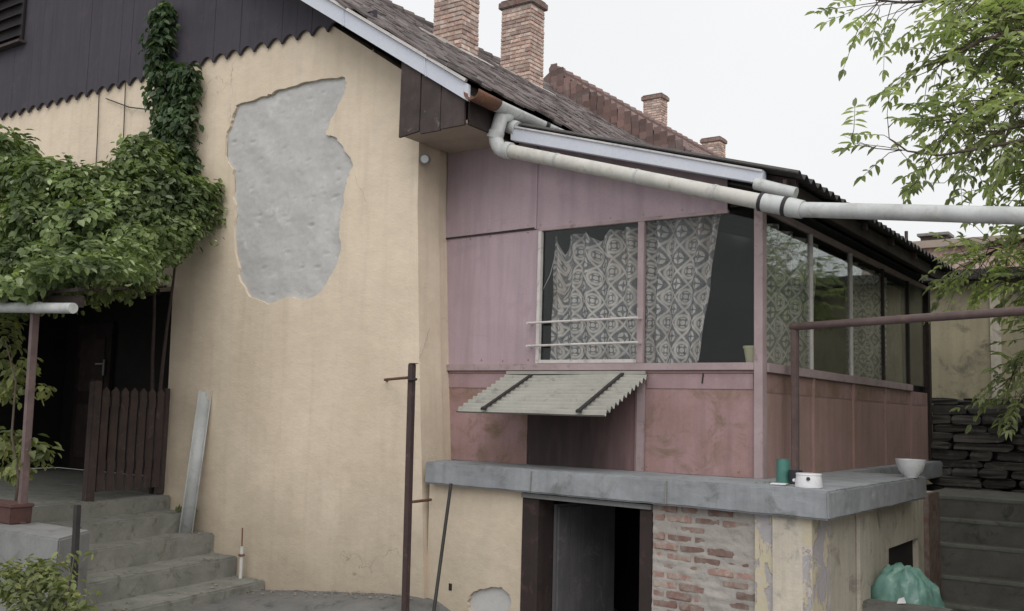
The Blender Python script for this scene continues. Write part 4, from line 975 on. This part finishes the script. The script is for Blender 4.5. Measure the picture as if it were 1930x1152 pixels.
o = MB().box((sc.x-.28, 8.52, -1.54), (sc.x+.42, 8.72, sc.z-.006)).build('plinth_stone', MAT['dstep'], bevel=.02); tag(o, 'dark stone block at the foot of the green bag', 'stone')

# ------------------------------------------------------------------ plants
def leaf(mb, c, d, n_, L, wd):
    d = d.normalized(); s_ = d.cross(n_).normalized(); n2 = s_.cross(d)
    q = n2*L*.09; wd *= random.uniform(.8, 1.1)
    mb.add([c, c+d*L*.28+s_*wd*.42+q, c+d*L*.64+s_*wd*.38+q*.7, c+d*L-n2*L*.09, c+d*L*.64-s_*wd*.38+q*.7, c+d*L*.28-s_*wd*.42+q], [(0, 1, 2, 3), (0, 3, 4, 5)])
def rv(): 
    while True:
        v = Vector((random.uniform(-1, 1), random.uniform(-1, 1), random.uniform(-1, 1)))
        if .05 < v.length < 1: return v
def clump(mb, c, rad, n_, L, shell=.55, droop=.5):
    c = Vector(c); rad = Vector(rad)
    for _ in range(n_):
        v = rv(); 
        if v.length < shell and random.random() < .75: v = v.normalized()*random.uniform(shell, 1)
        k = .80+.75*noise.noise(v*2.3+c*1.7)
        p = c+Vector((v.x*rad.x, v.y*rad.y, v.z*rad.z))*k
        out = Vector((v.x/rad.x, v.y/rad.y, v.z/rad.z)).normalized()
        nn = (out*.7+rv()*.7+Vector((0, 0, .5))).normalized(); d = (nn.orthogonal()*.5+rv()-Vector((0, 0, droop))); d = (d-nn*d.dot(nn)*.8)
        if d.length < .01: continue
        s_ = L*random.uniform(.65, 1.25); leaf(mb, p, d, nn, s_, s_*.72)

# the big vine over the porch
vn = thing('climbing_vine', 'big leafy green vine sprawling over the porch canopy', 'vine', (-9.9, 7.3, -.6))
fo = MB()
VC = [(20,330,6.4,.75,.45),(90,345,6.4,.65,.45),(150,355,6.5,.6,.42),(60,420,6.2,.8,.5),(160,430,6.3,.7,.5),(235,395,6.7,.6,.45),(265,310,7.0,.45,.33),(300,350,7.1,.5,.4),(345,380,7.25,.36,.34),(330,420,7.15,.45,.34),(270,430,6.9,.5,.4),
      (20,500,6.0,.75,.5),(100,500,6.1,.65,.45),(150,545,6.1,.35,.22),(30,560,5.8,.55,.3),(195,485,6.3,.45,.34),(110,550,6.0,.4,.25),(235,470,6.6,.35,.28),(280,280,7.15,.3,.24),(5,280,6.5,.5,.32),(215,350,6.8,.45,.3),(365,355,7.35,.22,.2),(368,400,7.35,.24,.22),(-60,350,6.3,.8,.6),(-60,480,6.0,.8,.6),(-40,560,5.8,.6,.3),(150,520,5.9,.5,.3),(200,530,6.1,.35,.22),(240,510,6.4,.3,.22),(260,470,6.8,.4,.3),(60,560,5.6,.5,.22),(300,460,7.1,.4,.3),(120,520,5.0,.32,.16),(165,505,5.1,.3,.17),(205,500,5.4,.3,.18),(245,480,5.9,.3,.2),(60,545,4.9,.35,.14),(10,540,4.9,.4,.16),(285,450,6.6,.3,.24),(330,430,7.0,.3,.26)]
for (px, py, yy, r1_, r2_) in VC:
    r1_ *= .80; r2_ *= .80
    c = P(px, py, Y=yy); clump(fo, c, (r1_, .5, r2_), int(1500*r1_*r2_/.25)+170, random.choice((.075, .085, .10)), .72)
fo.build('foliage', MAT['vine'], vn)
stm = MB()
b0 = Vector((-10.62, 7.66, -.6))
for (px, py, yy) in ((300,360,7.2),(350,380,7.3)):
    e = P(px, py, Y=yy); mid = b0.lerp(e, .5)+Vector((-.1, .0, .6)); pts = []
    for k in range(9):
        t = k/8; pts.append(b0.lerp(mid, t).lerp(mid.lerp(e, t), t)+Vector((.03*noise.noise((t*4, px, 0)), .03*noise.noise((t*4, px, 5)), 0)))
    stm.tube(pts, [.03-.022*k/8 for k in range(9)], 7)
stm.build('stem', MAT['gatewood'], vn, smooth=True)
# ivy column
iv = thing('ivy', 'dark ivy column climbing the gable wall onto the timber', 'ivy', (-10.4, 7.65, 2))
fo = MB()
for (px, py, rx, rz__) in ((303,35,.20,.22),(300,70,.24,.25),(298,105,.22,.22),(302,140,.20,.2),(330,140,.26,.18),(345,170,.30,.25),(300,180,.22,.26),(320,215,.34,.3),(310,255,.30,.28),(345,230,.22,.3),(335,290,.33,.3),(345,330,.3,.25),(355,140,.18,.16),(310,20,.12,.12)):
    c = P(px, py, Y=7.52); clump(fo, c, (rx, .16, rz__), int(2600*rx*rz__)+60, .10, .6, 1.0)
fo.build('foliage', MAT['ivy'], iv)
stm = MB(); pts = [P(x_, y_, Y=7.64) for x_, y_ in ((362,420),(352,340),(335,260),(325,190),(305,120),(302,30))]
stm.tube(pts, [.035, .032, .028, .024, .018, .01], 8)
for (x_, y_, x2, y2) in ((352,300,375,282),(345,230,362,218)):
    stm.tube([P(x_, y_, Y=7.64), P(x2, y2, Y=7.6)], [.012, .005], 6)
stm.build('stem', MAT['bark'], iv, smooth=True)
# creeper behind the porch post, left edge
cr = thing('creeper', 'leafy creeper growing round the thin brown porch post', 'creeper', (-9.3, 5.2, -.6))
fo = MB()
for (px, py, yy, r1_, r2_, n_) in ((10,640,5.5,.32,.35,110),(20,720,5.5,.26,.3,90),(15,830,5.2,.25,.16,120),(70,850,5.1,.16,.16,70),(20,880,5.2,.25,.16,110),(75,735,5.4,.12,.1,25),(45,700,5.5,.2,.2,45),(-40,760,5.4,.3,.4,120)):
    clump(fo, P(px, py, Y=yy), (r1_, .18, r2_), n_, .095, .3, 1.0)
fo.build('foliage', MAT['shrub'], cr)
stm = MB(); pts = [P(x_, y_, Y=5.1) for x_, y_ in ((25,985),(35,900),(22,820),(30,720),(10,640))]; stm.tube(pts, [.014, .012, .011, .009, .006], 7); stm.build('stem', MAT['bark'], cr, smooth=True)
# shrub in front
sh = thing('shrub', 'yellow green leafy shrub in the bottom left corner before the low wall', 'shrub', (-6.9, 4.2, -1.5))
fo = MB()
for (px, py, yy, r1_, r2_, n_) in ((30,1110,4.2,.28,.2,240),(90,1095,4.25,.24,.17,200),(70,1070,4.3,.2,.1,110),(120,1120,4.2,.15,.16,90),(20,1075,4.3,.16,.1,80),(140,1045,4.4,.07,.06,14),(150,1140,4.2,.1,.1,40),(60,1150,4.1,.3,.15,160)):
    clump(fo, P(px, py, Y=yy), (r1_, .16, r2_), n_, .062, .3, .6)
fo.build('foliage', MAT['shrub'], sh)
stm = MB()
for (x_, y_) in ((30,1100),(95,1090),(65,1075),(125,1110),(140,1048)):
    e = P(x_, y_, Y=4.25); b = Vector((-6.95+random.uniform(-.1, .1), 4.2, -1.55)); stm.tube([b, b.lerp(e, .5)+Vector((.05, 0, .05)), e], [.012, .009, .004], 6)
stm.build('stem', MAT['bark'], sh, smooth=True)

lt = MB()
for k in range(150):
    i_ = random.randrange(0, 5); xn, zn = nos[i_]; y_ = random.uniform(5.2, 7.65); x_ = xn-SK*(7.7-y_)-random.random()**1.6*.34-.03
    a_ = Vector((x_, y_, zn+.008)); s_ = random.uniform(.012, .032); t = random.random()*6.3
    lt.add([a_, a_+Vector((math.cos(t)*s_, math.sin(t)*s_, .006)), a_+Vector((math.cos(t+.8)*s_*1.6, math.sin(t+.8)*s_*1.6, .003)), a_+Vector((math.cos(t+1.5)*s_, math.sin(t+1.5)*s_, .008))], [(0, 1, 2, 3)])
for k in range(120):
    x_ = random.uniform(-8.6, -6.3); y_ = 7.66-random.random()**2*.35; a_ = Vector((x_, y_, gz(x_, y_)+.014)); s_ = random.uniform(.012, .03); t = random.random()*6.3
    lt.add([a_, a_+Vector((math.cos(t)*s_, math.sin(t)*s_, .006)), a_+Vector((math.cos(t+.8)*s_*1.6, math.sin(t+.8)*s_*1.6, .003)), a_+Vector((math.cos(t+1.5)*s_, math.sin(t+1.5)*s_, .008))], [(0, 1, 2, 3)])
o = lt.build('leaf_litter', MAT['ragc']); o['kind'] = 'stuff'; tag(o, 'brown leaf litter scattered on the stairs and at the wall foot', 'litter')

# tree reaching in from the right: feathery leaves hanging from long twigs
tr = thing('walnut_tree', 'tree with pale green feathery leaves reaching in from the right', 'tree', (1.3, 9.6, -1.5))
wood = MB(); fo = MB(); T0 = Vector((1.3, 9.6, -1.55))
wood.tube([T0, T0+Vector((-.05, 0, 1.2)), T0+Vector((.05, .05, 2.6)), T0+Vector((-.1, 0, 4.2)), T0+Vector((-.2, .1, 6))], [.2, .165, .14, .1, .05], 12)
def spray(p, d, L=.30, n_=5):
    d = d.normalized(); sd_ = d.cross(Vector((0, 0, 1)));
    if sd_.length < .05: sd_ = Vector((1, 0, 0))
    sd_.normalize(); e = p+d*L-Vector((0, 0, .10*L/.3)); wood.tube([p, e], [.0035, .002], 4, False)
    for k in range(n_):
        t = (k+1)/n_; q_ = p.lerp(e, t)
        for sgn in (-1, 1):
            dr_ = (sd_*sgn+d*.55-Vector((0, 0, random.uniform(.15, .8)))+rv()*.3); s_ = random.uniform(.07, .125)
            leaf(fo, q_, dr_, (Vector((0, 0, 1))+rv()*.5).normalized(), s_, s_*.46)
    leaf(fo, e, d-Vector((0, 0, .4)), (Vector((0, 0, 1))+rv()*.4).normalized(), .12, .05)
def limb(pts, r_a, dens, spread=.22, tip=True):
    pts = [Vector(p) for p in pts]; n_ = len(pts)
    wood.tube(pts, [r_a*(1-.8*i/(n_-1)) for i in range(n_)], 7)
    for i in range(n_-1):
        seg = pts[i+1]-pts[i]; cnt = max(1, int(seg.length*dens*1.55))
        for _ in range(cnt):
            p = pts[i].lerp(pts[i+1], random.random()); dv = (seg.normalized()*.5+rv()).normalized()
            tw = p+dv*random.uniform(.1, spread*2); wood.tube([p, tw], [.005, .003], 4, False)
            spray(tw, dv+rv()*.5, random.uniform(.2, .34), random.choice((3, 4, 5)))
def L(*q): return [P(x_, y_, Y=yy) for x_, y_, yy in q]
# thin branch with sparse leaves reaching left
limb(L((2080,235,8.8),(1960,258,8.6),(1860,278,8.4),(1770,293,8.3),(1710,285,8.2),(1688,268,8.2)), .02, 4, .12)
limb(L((1710,285,8.2),(1676,262,8.2),(1672,215,8.2),(1676,180,8.2)), .006, 5, .06)
limb(L((1700,284,8.2),(1650,280,8.2),(1620,268,8.2),(1590,256,8.2)), .005, 4, .05)
limb(L((1830,285,8.4),(1810,320,8.4),(1780,345,8.4),(1700,345,8.4)), .006, 4, .08)
# denser boughs
limb(L((2060,20,10),(1960,50,9.9),(1880,60,9.8),(1850,40,9.8)), .03, 40)
limb(L((2060,230,10),(1960,190,9.9),(1900,170,9.8),(1850,190,9.8)), .03, 40)
limb(L((2060,-40,10),(1960,-10,9.9),(1900,10,9.8)), .03, 40)
limb(L((2060,330,11),(1985,300,11),(1935,330,11)), .03, 30)
limb(L((2100,120,9.4),(1985,160,9.2),(1900,200,9.0),(1830,220,8.9),(1770,235,8.8)), .03, 30)
limb(L((2060,40,9.4),(1940,60,9.2),(1850,75,9.0),(1790,110,8.9),(1760,130,8.9)), .03, 24)
limb(L((2060,-60,9.4),(1900,-20,9.2),(1800,0,9.0),(1700,5,8.9),(1650,0,8.9)), .03, 24)
limb(L((2060,170,9.0),(1960,230,8.9),(1890,245,8.7),(1810,255,8.6)), .02, 30)
limb(L((2060,140,9.6),(1960,110,9.4),(1900,130,9.4)), .03, 34)
limb(L((2060,80,9.6),(1930,30,9.4),(1880,10,9.4)), .03, 34)
limb(L((2080,300,10.6),(1960,330,10.4),(1915,350,10.3)), .02, 34, .16)
limb(L((2090,400,11.4),(1960,440,11.2),(1880,470,11.0),(1820,500,10.9)), .025, 34, .2)
limb(L((2090,470,11.4),(1980,520,11.2),(1900,530,11.0),(1850,520,10.9)), .02, 34, .18)
limb(L((2090,560,11.6),(1980,620,11.2),(1920,680,11.0),(1900,730,11.0)), .02, 24, .14)
limb(L((2090,620,11.6),(1990,700,11.2),(1925,750,11.0)), .02, 24, .14)
# the rest of the crown, beyond the edge of the picture
for k in range(46):
    a_ = random.uniform(0, 6.28); el_ = random.uniform(-.1, 1.1); rr = random.uniform(1.6, 3.2)
    s_ = T0+Vector((0, 0, random.uniform(2.6, 5.4))); e = s_+Vector((math.cos(a_)*math.cos(el_)*rr, math.sin(a_)*math.cos(el_)*rr, math.sin(el_)*rr*.7))
    dd_ = e-CAM; zc = dd_.dot(fwd)
    if zc > 0 and 965+FOC*dd_.dot(rgt)/zc < 2080: continue
    limb([s_, s_.lerp(e, .5)+Vector((0, 0, .15)), e], .03, 22)
for k in range(30):  # unseen boughs added as greenery for the side glass to reflect
    e = Vector((random.uniform(-1.7, 1.2), random.uniform(11, 16.3), random.uniform(1.2, 4.6))); s_ = Vector((1.1, 11.0, min(4.5, e.z+.6)))
    ok = True
    for q in (e, s_.lerp(e, .6), e+Vector((-.45, 0, 0))):
        dd_ = q-CAM; zc = dd_.dot(fwd)
        if zc > 0 and 965+FOC*dd_.dot(rgt)/zc < 1945: ok = False
    if ok: limb([s_.lerp(e, .35), s_.lerp(e, .7)+Vector((0, 0, .1)), e], .02, 26)
for q in ((2085,120,9.4),(2070,235,8.8),(2070,-60,9.4),(2090,470,11.4),(2090,600,11.6),(2080,300,10.6)):
    e = P(q[0], q[1], Y=q[2]); b = T0+Vector((0, 0, max(1.6, min(5.6, e.z+.9)))); wood.tube([b, b.lerp(e, .5)+Vector((0, 0, .2)), e], [.07, .05, .025], 8)
wood.build('trunk', MAT['bark'], tr, smooth=True)
fo.build('crown_and_added_boughs', MAT['tree'], tr)
hg = thing('added_hedge', 'dark green hedge added out of view beyond the added wall, to be mirrored in the side glass', 'hedge', (.6, 12, -1.5))  # never in view, added so the side glass has leaves to reflect
hf = MB()
for k in range(26):
    clump(hf, (.55+random.uniform(-.2, .3), 6.4+k*.5, random.uniform(.2, 1.3)), (.65, .6, .8), 200, .16, .6)
hf.build('foliage', MAT['ivy'], hg)
hs = MB()
for k in range(7): hs.tube([(.6, 6.6+k*1.9, -1.5), (.62, 6.7+k*1.9, .5), (.55, 6.6+k*1.9, 1.6)], [.05, .04, .015], 7)
hs.build('stem', MAT['bark'], hg, smooth=True)
# weeds on the outbuilding side, moss tufts at the wall foot
wd_ = MB()
for k in range(60):
    p = Vector((random.uniform(-10.0, -9.75), random.uniform(7.55, 7.7), -.765)); leaf(wd_, p, Vector((random.uniform(-.4, .4), random.uniform(-.5, 0), 1)), Vector((random.uniform(-1, 1), -1, .2)).normalized(), random.uniform(.04, .11), .02)
o = wd_.build('weeds', MAT['shrub']); o['kind'] = 'stuff'; tag(o, 'small tuft of weeds at the wall foot on the upper steps', 'weeds')
